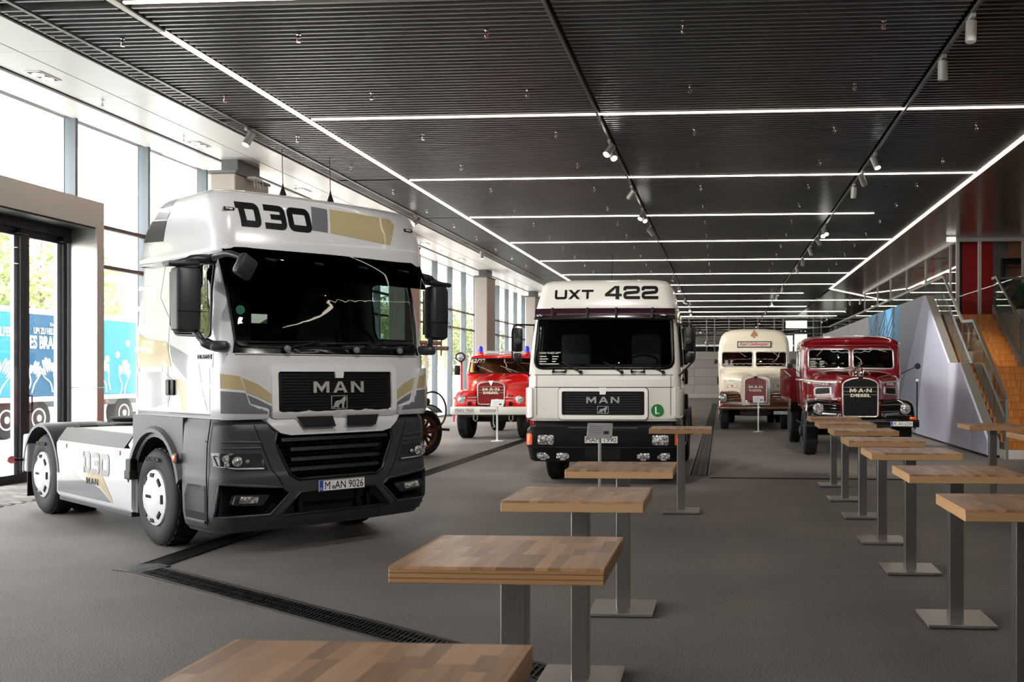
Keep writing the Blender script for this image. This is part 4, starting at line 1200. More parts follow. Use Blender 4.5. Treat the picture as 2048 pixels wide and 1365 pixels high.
# ================================================================== white tractor unit with D30 lettering
def build_d30():
    T = thing('tractor_truck', 'large white and grey tractor unit with gold swooshes and D30 lettering', 'truck', (-5.18 + .02, 10.95 + .025, 0), math.radians(51.7))
    PW = mat('truck_white', (204, 205, 208), .22, var=.02, coat=.6)
    PG = mat('truck_gold', (174, 160, 122), .25, var=.03, coat=.5)
    PS = mat('truck_silver_grey', (112, 114, 120), .28, .2, var=.03, coat=.5)
    GR = mat('bumper_grey', (54, 57, 62), .42, .15, var=.05)
    GD = glass('windscreen_glass', (140, 150, 147))
    GS = glass('side_glass', (150, 165, 160), 1.0)
    BV_ = mat('visor_black', (8, 8, 9), .12, var=.05, coat=.5)
    # ---- cab body
    rows = [(1.36, 1.16, -1.53, .10, .20, .58), (1.42, 1.185, -1.56, .11, .22, .60), (1.9, 1.185, -1.54, .11, .22, .60), (2.05, 1.18, -1.52, .11, .22, .60), (2.6, 1.15, -1.43, .12, .22, .58), (3.02, 1.12, -1.34, .12, .22, .56)]
    body = cab_loft(rows, 7, False, True, nf=24, nc=8)
    bv = bvh_of(body)
    ws = rpoly([(-1.02, 2.06), (1.02, 2.06), (1.07, 3.0), (-1.07, 3.0)], [.06, .06, .04, .04])
    pane_cut(body, bv, '-Y', ws, GD, T, 'windscreen', -.004, .014, maxe=.07, lim=lambda c: c.y < -1.1)
    for sx, ax in ((-1, '-X'), (1, '+X')):
        sw = rpoly([(-1.24, 2.16), (-.38, 2.2), (-.34, 2.85), (-1.16, 2.9)], [.05, .12, .1, .05])
        pane_cut(body, bv, ax, sw, GS, T, 'side_window', -.006, .012, lim=(lambda c: c.x < -1) if sx < 0 else (lambda c: c.x > 1))
    obj('cab_body', thicken(body, .03), PW, T, 35)
    # A-pillar dark edge and cabin interior
    I = mat('cab_interior', (26, 26, 27), .8, var=.1)
    obj('dashboard', prism(BM(), [(-1.42, 1.5), (-1.42, 2.02), (-1.2, 2.1), (-.9, 2.05), (-.8, 1.8), (-.8, 1.5)], 'X', -1.08, 1.08, .03), I, T)
    obj('cab_floor', bx(BM(), -1.12, 1.12, -1.3, .5, 1.4, 1.46), I, T)
    obj('rear_bulkhead', bx(BM(), -1.1, 1.1, .1, .16, 1.46, 2.98), I, T)
    SE = mat('seat_fabric', (104, 106, 110), .9, var=.35, scale=60)
    for x in (-.55, .55):
        s = obj('seat', prism(BM(), [(-.62, 1.5), (-.62, 1.98), (-.2, 1.98), (-.12, 1.5)], 'X', x - .24, x + .24, .05), SE, T, 40)
        obj('backrest', prism(BM(), rpoly([(x - .26, 1.95), (x + .26, 1.95), (x + .22, 2.6), (x - .22, 2.6)], .1), 'Y', -.28, -.1, .04), SE, s, 40)
        obj('headrest', box(BM(), (x, -.17, 2.7), (.3, .12, .22), .05), SE, s, 40)
    sw_ = obj('steering_wheel', tube(BM(), [(.55 + .23 * math.cos(a), -.98 + .23 * math.sin(a) * .55, 2.14 + .23 * math.sin(a) * .84) for a in [2 * PI * k / 24 for k in range(24)]], .017, 8, True), BLACKP, T, 60)
    obj('spokes', tube(BM(), [(.34, -.98, 2.14), (.55, -1.0, 2.13), (.76, -.98, 2.14)], .02, 6), BLACKP, sw_)
    obj('column', cyl(BM(), (.55, -1.0, 2.12), (.55, -1.2, 1.95), .04, 10), BLACKP, sw_)
    # ---- high roof
    rrows = [(2.955, 1.19, -1.47, .11, .20, .50), (2.99, 1.20, -1.48, .11, .20, .48), (3.05, 1.195, -1.48, .11, .20, .45), (3.3, 1.185, -1.445, .11, .20, .33), (3.5, 1.16, -1.38, .11, .20, .14), (3.57, 1.13, -1.33, .11, .20, .06), (3.615, 1.08, -1.25, .11, .19, .0), (3.645, 1.0, -1.12, .11, .17, -.06), (3.665, .8, -.9, .1, .15, -.2)]
    roof = cab_loft(rrows, 3, True, True)
    rb = bvh_of(roof)
    obj('high_roof', roof, PW, T, 35)
    obj('roof_lip', tube(BM(), [tuple(Vector(p) + Vector((0, 0, .0))) for p in cab_ring(2.96, 1.195, -1.465, .12, .24, .49)], .016, 6, True), PS, T, 60)
    lets, w = word('d30', -.98, 3.235, .245, gap=.06, wscale=.84, shear=-.06)
    obj('roof_lettering', wrap(lets, rb, '-Y', .004, .06), INK, T, 60)
    obj('roof_stripe', wrap([[(-.235, 3.265), (-.06, 3.255), (-.025, 3.51), (-.2, 3.52)]], rb, '-Y', .003, .06), PS, T, 60)
    obj('roof_stripe', wrap([[(-.03, 3.255), (.70, 3.2), (.80, 3.44), (.74, 3.5), (.0, 3.515)]], rb, '-Y', .003, .06), PG, T, 60)
    for sgn, ax in ((-1, '-X'), (1, '+X')):
        obj('side_square', wrap([[(.36, 3.20), (-.17, 3.17), (-.23, 3.38), (.24, 3.42)]], rb, ax, .004, .06), INK, T, 60)
        obj('side_square', wrap([[(.2, 3.43), (-.24, 3.40), (-.29, 3.48), (.12, 3.50)]], rb, ax, .004, .06), PS, T, 60)
        obj('side_square', wrap([[(.05, 3.545), (-.3, 3.53), (-.3, 3.62), (-.04, 3.61)]], rb, ax, .004, .06), PS, T, 60)
    for x in (-1.04, .98):
        p = cast(rb, '-Y', x, 3.40)
        m_ = obj('marker_lamp', box(BM(), p + Vector((0, -.008, 0)), (.11, .03, .035), .01), BLACKP, T, 40)
        obj('lens', box(BM(), p + Vector((0, -.022, 0)), (.07, .012, .02), .004), LENS, m_)
    for x in (-.17, .39):
        a_ = obj('antenna', lathe(BM(), [(.0, 3.66), (.05, 3.66), (.045, 3.7), (.012, 3.8), (.006, 3.84)], 'Z', (x, -.72, 0), 12), BLACKP, T, 40)
        obj('whip', cyl(BM(), (x, -.72, 3.83), (x, -.70, 4.22), .004, 6), BLACKP, a_)
    # ---- sun visor over the screen
    vr = [[(x, cast(bv, '-Y', max(-1.1, min(1.1, x)) * .985, 2.9).y - d - .02 * abs(x) ** 4, z) for x in [i / 10 - 1.12 for i in range(23)] + [1.13]] for z, d in ((3.06, .10), (2.98, .17), (2.86, .23), (2.74, .26))]
    vis = loft(BM(), vr, False, False, False)
    obj('sun_visor', thicken(vis, .008), glass('visor_tint', (28, 30, 32), .6), T, 40)
    for x in (-.75, -.25, .25, .75):
        obj('visor_bolt', cyl(BM(), (x, -1.46, 2.93), (x, -1.70, 2.89), .012, 8), BLACKP, T)
    obj('windscreen_header', wrap([[(-1.06, 2.86), (1.06, 2.86), (1.08, 3.05), (-1.08, 3.05)]], bv, '-Y', .004, .15), BV_, T, 60)
    obj('windscreen_cowl', wrap([[(-1.05, 2.0), (1.05, 2.0), (1.03, 2.12), (-1.03, 2.12)]], bv, '-Y', .006, .15), BV_, T, 60)
    for x0, x1, x2 in ((-.55, -.2, -.9), (.2, .55, -.1), (.75, .95, .35)):
        c0 = cast(bv, '-Y', x0, 2.04, .03); c1 = cast(bv, '-Y', x1, 2.12, .03); c2_ = cast(bv, '-Y', x2, 2.1, .03)
        w_ = obj('wiper', tube(BM(), [c0, c1], .012, 6), BLACKP, T); obj('blade', tube(BM(), [c1, c2_], .01, 6), BLACKP, w_)
        obj('pivot', lathe(BM(), [(.035, -.02), (.03, -.04), (0, -.045)], 'Y', c0, 12), mat('pivot_grey', (110, 112, 115), .4), w_)
    c0 = cast(bv, '-Y', -.95, 2.42, .003)
    obj('green_badge', lathe(BM(), [(0, -.003), (.045, -.003), (.045, 0)], 'Y', c0, 20), mat('badge_green', (24, 130, 92), .5), T)
    c0 = cast(bv, '-Y', -.78, 2.34, .003)
    obj('windscreen_card', box(BM(), c0, (.16, .004, .09)), mat('pale_card', (170, 190, 178), .5), T)
    # ---- front panel, grille frame, letters
    obj('grille_frame', thicken(wrap([p for p in frame_polys(-.70, .70, 1.36, 1.88, .05, .1)], bv, '-Y', .03, .1), .03), mat('silver_frame', (226, 226, 226), .3, .1), T, 40)
    obj('grille_black', wrap([[(-.64, 1.4), (.64, 1.4), (.64, 1.83), (-.64, 1.83)]], bv, '-Y', .006, .12), BLACKP, T)
    for k in range(14):
        z = 1.42 + .03 * k
        pts = [cast(bv, '-Y', x / 10, z, .010) for x in range(-6, 7)]
        obj('grille_rib', tube(BM(), pts, .006, 5), BLACKP, T)
    ps, w = word('MAN', 0, 1.605, .115, gap=.42, wscale=.92)
    obj('maker_letters', thicken(wrap([[(q[0] - w / 2, q[1]) for q in p] for p in ps], bv, '-Y', .03, .1), .014), LETTER, T)
    lp = obj('lion_badge', thicken(wrap(frame_polys(-.09, .09, 1.44, 1.575, .0, .006), bv, '-Y', .024, .1), .012), LETTER, T)
    obj('lion', wrap([[(-.08 + .16 * q[0], 1.447 + .12 * q[1]) for q in LION]], bv, '-Y', .024, .1), LETTER, lp)
    obj('grille_tab', thicken(wrap([[(-.055, 1.865), (-.04, 1.755), (.04, 1.755), (.055, 1.865)]], bv, '-Y', .04, .1), .03), MATS['silver_frame'], T, 40)
    obj('panel_seam', seam([(-1.1, 1.985), (1.1, 1.985)], bv, '-Y', .004, 0, 5, False), BLACKP, T)
    # corner deflectors
    for s in (-1, 1):
        poly = [(s * 1.175, 1.375), (s * 1.175, 1.86), (s * 1.02, 1.86), (s * .92, 1.5), (s * .74, 1.45), (s * .74, 1.375)]
        d = thicken(wrap([poly], bv, '-Y', .045, .06), .05)
        db = bvh_of(d); obj('corner_deflector', d, PW, T, 35)
        obj('gold_swoosh', wrap([[(s * 1.165, 1.80), (s * 1.01, 1.775), (s * .972, 1.64), (s * 1.165, 1.66)]], db, '-Y', .003, .05), PG, T, 60)
        obj('grey_swoosh', wrap([[(s * 1.165, 1.635), (s * .965, 1.615), (s * .935, 1.51), (s * .76, 1.46), (s * .76, 1.41), (s * 1.165, 1.42)]], db, '-Y', .003, .05), PS, T, 60)
        obj('gold_swoosh', wrap([[(s * .985, 1.765), (s * .83, 1.70), (s * .70, 1.60), (s * .70, 1.51), (s * .84, 1.58), (s * .94, 1.62)]], bv, '-Y', .003, .05), PG, T, 60)
        obj('grey_swoosh', wrap([[(s * .93, 1.595), (s * .84, 1.555), (s * .70, 1.48), (s * .70, 1.40), (s * .735, 1.40), (s * .735, 1.46), (s * .90, 1.51)]], bv, '-Y', .003, .05), PS, T, 60)
    # side livery, both sides
    for ax in ('-X', '+X'):
        for nm, m_, poly in (('gold_swoosh', PG, [(.6, 2.24), (.25, 2.17), (-.23, 2.13), (-.36, 1.87), (.05, 1.88), (.6, 1.86)]),
                ('grey_swoosh', PS, [(.6, 1.82), (-.19, 1.82), (-.42, 1.73), (-.3, 1.52), (.1, 1.44), (.6, 1.44)]),
                ('grey_swoosh', PS, [(-.3, 2.1), (-.7, 2.0), (-1.0, 1.9), (-1.07, 1.71), (-.71, 1.75), (-.38, 1.92)]),
                ('gold_swoosh', PG, [(-.42, 1.76), (-.7, 1.71), (-1.07, 1.66), (-1.2, 1.44), (-.62, 1.43), (-.52, 1.64)]),
                ('gold_swoosh', PG, [(-1.04, 1.87), (-1.24, 1.86), (-1.25, 1.70), (-1.11, 1.71)]),
                ('grey_swoosh', PS, [(-1.10, 1.66), (-1.25, 1.66), (-1.25, 1.43), (-1.22, 1.43)])):
            obj(nm, wrap([poly], bv, ax, .003, .08), m_, T, 60)
        # seams of doors and locker
        obj('door_seam', seam([(-1.3, 2.0), (-1.3, 1.40), (-.28, 1.40), (-.27, 2.36), (.0, 2.60), (-.05, 2.94)], bv, ax, .005, -.002, 5, False), DARKM, T)
        obj('locker_seam', seam(rrect(-.13, .48, 1.5, 2.05, .05), bv, ax, .004, -.002, 5), DARKM, T)
        sg = -1 if ax == '-X' else 1
        c0 = cast(bv, ax, -.36, 1.66, .012)
        h_ = obj('door_handle', box(BM(), c0, (.03, .2, .16), .02), BLACKP, T, 40); obj('grip', box(BM(), c0 + Vector((sg * .02, 0, 0)), (.02, .05, .15), .008), DARKM, h_)
        c0 = cast(bv, ax, -1.13, 1.965, .005)
        bd = obj('side_badge', box(BM(), c0, (.006, .3, .05), .002), mat('badge_grey', (120, 122, 126), .3, .6), T)
        text('badge_text', '18.560', INK, bd, c0 + Vector((sg * .004, 0, 0)), ax, w=.26, h=.036, bold=.02, depth=.002)
        for k in range(4):
            c1 = cast(bv, ax, .42, 2.72 - .22 * k, .004)
            obj('side_fin', box(BM(), c1, (.024, .26, .05), .01, Matrix.Rotation(-.1 * sg, 3, 'Z')), PW, T, 40)
    # ---- lower grey bumper
    bro = [(.26, 1.17, -1.47, .13, .26, -.72), (.32, 1.21, -1.53, .14, .28, -.70), (.46, 1.225, -1.58, .14, .28, -.68), (.78, 1.225, -1.58, .14, .28, -.66), (.84, 1.22, -1.565, .13, .28, -.66), (1.1, 1.215, -1.55, .12, .28, -.66), (1.3, 1.20, -1.54, .11, .26, -.66), (1.355, 1.17, -1.51, .11, .24, -.66)]
    bump = cab_loft(bro, 3, True, True)
    bb = bvh_of(bump)
    gp = [(-.62, 1.30), (.62, 1.30), (.66, 1.12), (.52, .80), (.44, .75), (-.44, .75), (-.52, .80), (-.66, 1.12)]
    lo = [(-.62, .40), (.62, .40), (.42, .62), (-.42, .62)]
    cut(bump, gp, '-Y', lambda c: c.y < -1.1); cut(bump, lo, '-Y', lambda c: c.y < -1.1)
    fp = {}
    for s in (-1, 1):
        fp[s] = [(s * 1.19, .42), (s * .72, .42), (s * .52, .62), (s * .60, .68), (s * 1.16, .74)]
        cut(bump, fp[s], '-Y', lambda c: c.y < -1.1)
    obj('bumper', thicken(bump, .025), GR, T, 30)
    obj('grille_void', bx(BM(), -1.12, 1.12, -1.36, -1.3, .3, 1.34), mat('void_black', (6, 6, 6), .9), T)
    GB = mat('grille_dark', (9, 9, 10), .38, var=.08)
    for k in range(5):
        z = 1.24 - .10 * k
        pts = [Vector((x / 10, -1.50 + .02 * abs(x / 10) - .012 * (k % 2), z)) for x in range(-7, 8)]
        b = BM()
        rings = [[p + Vector((0, .05, .032)), p + Vector((0, -.02, .022)), p + Vector((0, -.028, -.012)), p + Vector((0, .05, -.03))] for p in pts if abs(p.x) < .66 - (1.24 - z) * .3]
        loft(b, rings); obj('grille_bar', b, GB, T, 30)
    obj('grille_mesh', honey(-.62, .62, .78, 1.3, -1.40), GB, T)['kind'] = 'stuff'
    obj('grille_surround', seam(gp, bb, '-Y', .016, .0), GB, T, 60)
    obj('intake_surround', seam(lo, bb, '-Y', .012, .0), GB, T, 60)
    for x in (-.35, .3, .42):
        obj('intake_rib', bx(BM(), x - .02, x + .02, -1.44, -1.38, .4, .62), GB, T)
    # white lip over the grille
    LI = [(-.78, 1.352), (.78, 1.352), (.62, 1.215), (.52, 1.19), (-.52, 1.19), (-.62, 1.215)]
    obj('white_lip', thicken(wrap([LI], bb, '-Y', .035, .08), .04), PW, T, 35)
    for s in (-1, 1):
        obj('lip_slot', wrap([[(s * .06, 1.258), (s * .40, 1.258), (s * .46, 1.325), (s * .08, 1.325)]], bb, '-Y', .079, .1), mat('void_black', (6, 6, 6), .9), T)
    # lamps
    LD = mat('lamp_housing', (34, 36, 40), .2, var=.1, coat=.6)
    for s in (-1, 1):
        hp = [(s * 1.195, 1.04), (s * .80, 1.02), (s * .74, .86), (s * 1.02, .865), (s * 1.185, .91)]
        hl = obj('headlamp', thicken(wrap([hp], bb, '-Y', .006, .05), .006), LD, T)
        obj('light_guide', seam([(s * 1.185, 1.0), (s * 1.165, .91), (s * 1.02, .885), (s * .78, .875)], bb, '-Y', .009, .014, 6, False), mat('light_guide', (178, 182, 188), .2, .2), hl, 60)
        for xx, zz, rr in ((1.1, .98, .042), (1.1, .925, .03), (1.02, .955, .05), (.93, .95, .02)):
            c0 = cast(bb, '-Y', s * xx, zz, .008)
            obj('projector', lathe(BM(), [(rr, -.0), (rr, -.006), (rr * .5, -.012), (0, -.014)], 'Y', c0, 16), LENS, hl, 40)
        fv = obj('fog_recess', prism(BM(), [(q[0] * .97, q[1]) for q in fp[s]], 'Y', -1.36, -1.33), GB, T)
        fo = obj('fog_lamp', prism(BM(), rpoly([(s * 1.08, .54), (s * .78, .51), (s * .70, .61), (s * 1.05, .635)], .02), 'Y', -1.50 if s else 0, -1.42, .008), LD, T, 30)
        obj('lens', prism(BM(), rpoly([(s * 1.02, .555), (s * .84, .54), (s * .82, .605), (s * 1.0, .62)], .015), 'Y', -1.512, -1.49, .004), LENS, fo, 30)
        obj('fog_surround', seam(fp[s], bb, '-Y', .014, .0), GR, T, 60)
        obj('bumper_crease', seam([(s * 1.21, 1.15), (s * .8, 1.13)], bb, '-Y', .014, -.002, 6, False), GR, T, 60)
        obj('bumper_crease', seam([(s * 1.21, 1.085), (s * .8, 1.075)], bb, '-Y', .012, -.002, 6, False), GR, T, 60)
        obj('bumper_split', seam([(s * .86, 1.3), (s * .70, .86), (s * .64, .78), (s * .60, .7)], bb, '-Y', .005, .0, 5, False), BLACKP, T)
    plate(T, 0.015, -1.60, .665, 'M  AN 9026')
    obj('plate_seal', lathe(BM(), [(0, -.002), (.02, -.002), (.02, 0)], 'Y', (-.085, -1.6135, .645), 14), mat('seal_grey', (120, 118, 116), .5), T)
    for k in range(5):
        x = -.5 + .25 * k; c0 = cast(bb, '-Y', x, .345, 0)
        obj('underrun_seam', tube(BM(), [cast(bb, '-Y', x, .37, .001), cast(bb, '-Y', x + .01, .28, .001)], .004, 5), BLACKP, T)
    # ---- side of the lower cab: corner piece, wheel arch, step
    for s in (-1, 1):
        arc = [(.0 + .6 * math.cos(a), .52 + .62 * math.sin(a)) for a in [math.radians(18 + 144 * k / 16) for k in range(17)]]
        poly = [(.6, 1.36)] + [(.6, .9)] + [p for p in arc if p[1] > .78] + [(-.68, .74), (-.68, 1.36)]
        obj('side_panel', prism(BM(), poly, 'X', s * 1.16, s * 1.205), GR, T, 30)
        a2 = [(.64 * math.cos(a), .52 + .66 * math.sin(a)) for a in [math.radians(8 + 158 * k / 20) for k in range(21)]]
        rings = [[(s * 1.21, p[0], p[1]), (s * 1.245, p[0] * 1.0, p[1] + .01), (s * 1.245, p[0] * 1.07, p[1] + .05), (s * 1.20, p[0] * 1.12, p[1] + .08)] for p in a2]
        obj('wheel_arch', loft(BM(), rings), GR, T, 40)
        rings = [[(s * 1.2, .93 * p[0], p[1] - .02), (s * .85, .93 * p[0], p[1] - .02), (s * .85, .9 * p[0], p[1] - .04), (s * 1.2, .9 * p[0], p[1] - .04)] for p in a2]
        obj('arch_liner', loft(BM(), rings), UNDER, T, 40)
        am = obj('side_marker', box(BM(), (s * 1.25, -.62, .955), (.03, .09, .10), .02), DARKM, T); obj('lens', box(BM(), (s * 1.262, -.62, .955), (.03, .065, .07), .018), ORANGE, am, 40)
        obj('step_recess', prism(BM(), [(-1.26, .38), (-1.26, .72), (-.84, .72), (-.76, .6), (-.8, .38)], 'X', s * 1.225, s * 1.19), mat('void_black', (6, 6, 6), .9), T)
        obj('step_tread', bx(BM(), s * 1.235, s * 1.05, -1.24, -.80, .355, .385, .006, 1), DARKM, T)
        obj('corner_seam', tube(BM(), [(s * 1.218, -1.27, .34), (s * 1.23, -1.275, .8), (s * 1.222, -1.27, 1.1), (s * 1.2, -1.3, 1.36)], .006, 6), BLACKP, T)
    # ---- mirrors
    MH = mat('mirror_housing', (40, 42, 46), .38, .1, var=.06)
    for s in (-1, 1):
        mr = obj('mirror', loft(BM(), [[(s * (1.42 + a * q[0]), -1.26 + q[1] * d, z) for q in rrect(-1, 1, -1, 1, .45, 3)] for z, a, d in ((2.19, .08, .06), (2.22, .115, .09), (2.45, .12, .10), (2.74, .12, .10), (2.79, .11, .09), (2.81, .07, .06))]), MH, T, 40)
        obj('mirror_glass', bx(BM(), s * 1.315, s * 1.525, -1.155, -1.15, 2.25, 2.76), CHROME, mr)
        obj('mirror_split', bx(BM(), s * 1.262, s * 1.538, -1.364, -1.35, 2.385, 2.392), BLACKP, mr)
        obj('mirror_arm', tube(BM(), spline([(s * 1.5, -1.22, 2.84), (s * 1.36, -1.24, 2.885), (s * 1.26, -1.26, 2.90), (s * 1.14, -1.22, 2.90)], 4), [.03] * 4 + [.045] * 5 + [.05] * 4, 10), MH, mr, 60)
        obj('mirror_cap', box(BM(), (s * 1.45, -1.24, 2.84), (.3, .16, .05), .02, Matrix.Rotation(s * .08, 3, 'Y')), MH, mr, 40)
        obj('lower_arm', tube(BM(), spline([(s * 1.33, -1.28, 2.2), (s * 1.29, -1.32, 2.12), (s * 1.22, -1.38, 2.07), (s * 1.12, -1.46, 2.06)], 4), [.03] * 5 + [.05] * 4 + [.055] * 4, 10), MH, mr, 60)
        obj('arm_foot', box(BM(), (s * 1.16, -1.42, 2.06), (.16, .22, .10), .04, Matrix.Rotation(s * .6, 3, 'Z')), MH, mr, 40)
    fm = obj('kerb_mirror', box(BM(), (-1.09, -1.78, 2.80), (.2, .09, .22), .04, Matrix.Rotation(.45, 3, 'Y') @ Matrix.Rotation(.3, 3, 'Z')), MH, T, 40)
    obj('kerb_arm', tube(BM(), spline([(-1.10, -1.76, 2.88), (-1.17, -1.62, 2.93), (-1.19, -1.42, 2.92), (-1.17, -1.3, 2.91)], 4), .03, 8), MH, fm, 60)
    # ---- chassis
    for s in (-1, 1):
        obj('chassis_rail', bx(BM(), s * .36, s * .46, -1.2, 4.2, .62, .92), UNDER, T)
        obj('axle', cyl(BM(), (-.9, 0 if s < 0 else 3.6, .5), (.9, 0 if s < 0 else 3.6, .5), .09, 14), UNDER, T)
    obj('engine_block', bx(BM(), -.5, .5, -1.0, .6, .5, 1.34, .08), UNDER, T)
    obj('rear_crossmember', bx(BM(), -1.15, 1.15, 4.12, 4.22, .5, .68, .02), UNDER, T)
    WH = mat('hubcap_white', (230, 232, 236), .25, var=.02, coat=.4)
    for s in (-1, 1):
        for y, dual in ((0, False), (3.56, True)):
            w_ = wheel(T, s * 1.215, y, .505, .33 if not dual else .3, s, hubm=PS)
            b = BM(); lathe(b, [(.295, .035), (.29, .0), (.27, -.012), (.20, -.03), (.17, -.05), (.0, -.058)], 'X', n=40); hc = obj('hubcap', b, WH, w_, 35)
            for k in range(8):
                a = 2 * PI * k / 8; c0 = Vector((-.016, math.cos(a) * .235, math.sin(a) * .235))
                b = BM(); box(b, c0, (.03, .095, .045), .008, Matrix.Rotation(a - PI / 2, 3, 'X')); obj('hubcap_slot', b, UNDER, w_)
            text('hubcap_text', 'MAN', INK, w_, (-.060, 0, .02), '-X', w=.13, h=.035, bold=.03, depth=.002)
            text('tyre_text', 'MICHELIN', mat('tyre_lettering', (60, 60, 60), .6), w_, (-.012, 0, .40), '-X', w=.32, h=.045, bold=.02, depth=.012)
            if dual: wheel(T, s * .87, y, .505, .3, s)
    # white side skirt with lettering
    for s in (-1, 1):
        sk = loft(BM(), [[(s * (1.235 - (.02 if i in (0, 5) else 0)), yy, z) for yy in (.56, .6, 2.9, 2.94)] + [(s * 1.1, yy, z) for yy in (2.94, .56)] for i, z in enumerate((.30, .34, .5, .9, .95, .98))])
        skb = bvh_of(sk); obj('side_skirt', sk, PW, T, 35)
        ax = '-X' if s < 0 else '+X'
        obj('skirt_gold', wrap([[(2.92, .90), (2.63, .87), (2.04, .74), (1.42, .64), (1.13, .41), (1.09, .35), (1.5, .52), (2.12, .58), (2.5, .67)]], skb, ax, .003, .2), PG, T)
        obj('skirt_grey', wrap([[(2.9, .57), (2.5, .645), (2.1, .555), (1.5, .49), (1.13, .35), (2.9, .35)]], skb, ax, .003, .2), PS, T)
        lt, w = word('d30', 0, .64, .25, gap=.08, wscale=.92)
        obj('skirt_lettering', wrap([[(s * (q[0] - w / 2) + 1.62, q[1]) for q in p] for p in lt], skb, ax, .006, .2), mat('skirt_letter_grey', (120, 121, 126), .25, .5), T)
        lt, w = word('MAN', 0, .515, .075, gap=.3, wscale=1.0)
        obj('skirt_maker', wrap([[(s * (q[0] - w / 2) + 1.72, q[1]) for q in p] for p in lt], skb, ax, .006, .2), INK, T)
        for y in (2.63, .92): obj('skirt_marker', box(BM(), (s * 1.24, y, .925), (.012, .11, .05), .004), ORANGE, T)
        obj('skirt_foot', bx(BM(), s * 1.22, s * 1.12, .6, 2.9, .24, .30, .01), GR, T)
        obj('deck_edge', prism(BM(), [(s * 1.225, .98), (s * 1.12, 1.13), (s * 1.06, 1.13), (s * 1.06, .98)], 'Y', .8, 2.95), GR, T)
        obj('tool_box', box(BM(), (s * 1.23, .56, .78), (.09, .14, .2), .015), BLACKP, T)
        obj('tool_box_lid', box(BM(), (s * 1.245, .55, .71), (.09, .16, .1), .015), DARKM, T)
        obj('corner_bracket', prism(BM(), [(.48, .3), (.48, 1.02), (.62, 1.1), (.74, 1.02), (.6, .9), (.58, .3)], 'X', s * 1.2, s * 1.08), PS, T)
        # rear mudguard
        rings = []
        for k in range(15):
            a = math.radians(-2 + 176 * k / 14); yy, zz = 3.56 + .66 * math.cos(a), .52 + .60 * math.sin(a)
            yo, zo = 3.56 + .71 * math.cos(a), .52 + .65 * math.sin(a)
            rings.append([(s * 1.245, yy, zz), (s * 1.245, yo, zo - .01), (s * 1.22, yo, zo), (s * .52, yo, zo), (s * .52, yy, zz)])
        mg = obj('rear_mudguard', loft(BM(), rings), GR, T, 35)
        obj('mudguard_vent', box(BM(), (s * .8, 3.2, 1.135), (.22, .1, .02), .008, Matrix.Rotation(.3, 3, 'X')), DARKM, mg)
        obj('mud_flap', bx(BM(), s * 1.22, s * .6, 4.14, 4.16, .18, .6), UNDER, T)
        obj('rear_corner', prism(BM(), [(4.12, .5), (4.08, .98), (4.26, 1.0), (4.32, .5)], 'X', s * 1.24, s * .95, .02), PW, T)
        tl = obj('tail_lamp_arm', cyl(BM(), (s * 1.22, 4.26, .66), (s * 1.34, 4.3, .66), .02, 8), BLACKP, T)
        obj('lens', lathe(BM(), [(.0, -.02), (.05, -.02), (.05, .03), (0, .03)], 'Y', (s * 1.36, 4.3, .66), 14), REDL, tl, 40)
    CHK = mat('checker_plate', (150, 142, 128), .4, .6, var=.3, scale=40)
    obj('deck_plate', bx(BM(), -1.05, 1.05, .75, 2.9, 1.10, 1.125), CHK, T)
    obj('fifth_wheel', lathe(BM(), [(0, 1.16), (.4, 1.16), (.44, 1.2), (.44, 1.22), (0, 1.22)], 'Z', (0, 3.4, 0), 28), UNDER, T, 40)
    obj('cross_deck', bx(BM(), -.5, .5, 2.9, 4.2, 1.0, 1.12, .02), UNDER, T)
    obj('air_line_bracket', bx(BM(), -.6, .5, .66, .70, 1.12, 1.5), UNDER, T)
    for k in range(4):
        obj('air_coupling', lathe(BM(), [(.0, 0), (.04, 0), (.04, .08), (.02, .12), (0, .12)], 'Z', (-.5 + .22 * k, .9 + .05 * k, 1.125), 12), BLACKP, T, 40)
    obj('air_hose', tube(BM(), spline([(-.4, .7, 1.42), (-.5, 1.4, 1.36), (-.2, 2.4, 1.22), (0, 2.9, 1.18)], 5), .014, 6), BLACKP, T)
    return T

def _tmp(bm):
    me = bpy.data.meshes.new('tmp'); bm.to_mesh(me); return me

def frame_polys(x0, x1, z0, z1, r, w):
    """rounded rectangular frame as quads"""
    if r <= 0:
        o = [(x0, z0), (x1, z0), (x1, z1), (x0, z1)]; i = [(x0 + w, z0 + w), (x1 - w, z0 + w), (x1 - w, z1 - w), (x0 + w, z1 - w)]
    else:
        o = rrect(x0, x1, z0, z1, r, 3); i = rrect(x0 + w * .6, x1 - w * .6, z0 + w * .6, z1 - w * .6, r * .5, 3)
    n = len(o); return [[o[k], o[(k + 1) % n], i[(k + 1) % n], i[k]] for k in range(n)]

def honey(x0, x1, z0, z1, y):
    b = BM()
    for i in range(int((x1 - x0) / .05)): bx(b, x0 + .05 * i, x0 + .05 * i + .012, y, y + .02, z0, z1)
    for i in range(int((z1 - z0) / .05)): bx(b, x0, x1, y, y + .02, z0 + .05 * i, z0 + .05 * i + .012)
    return b
build_d30()
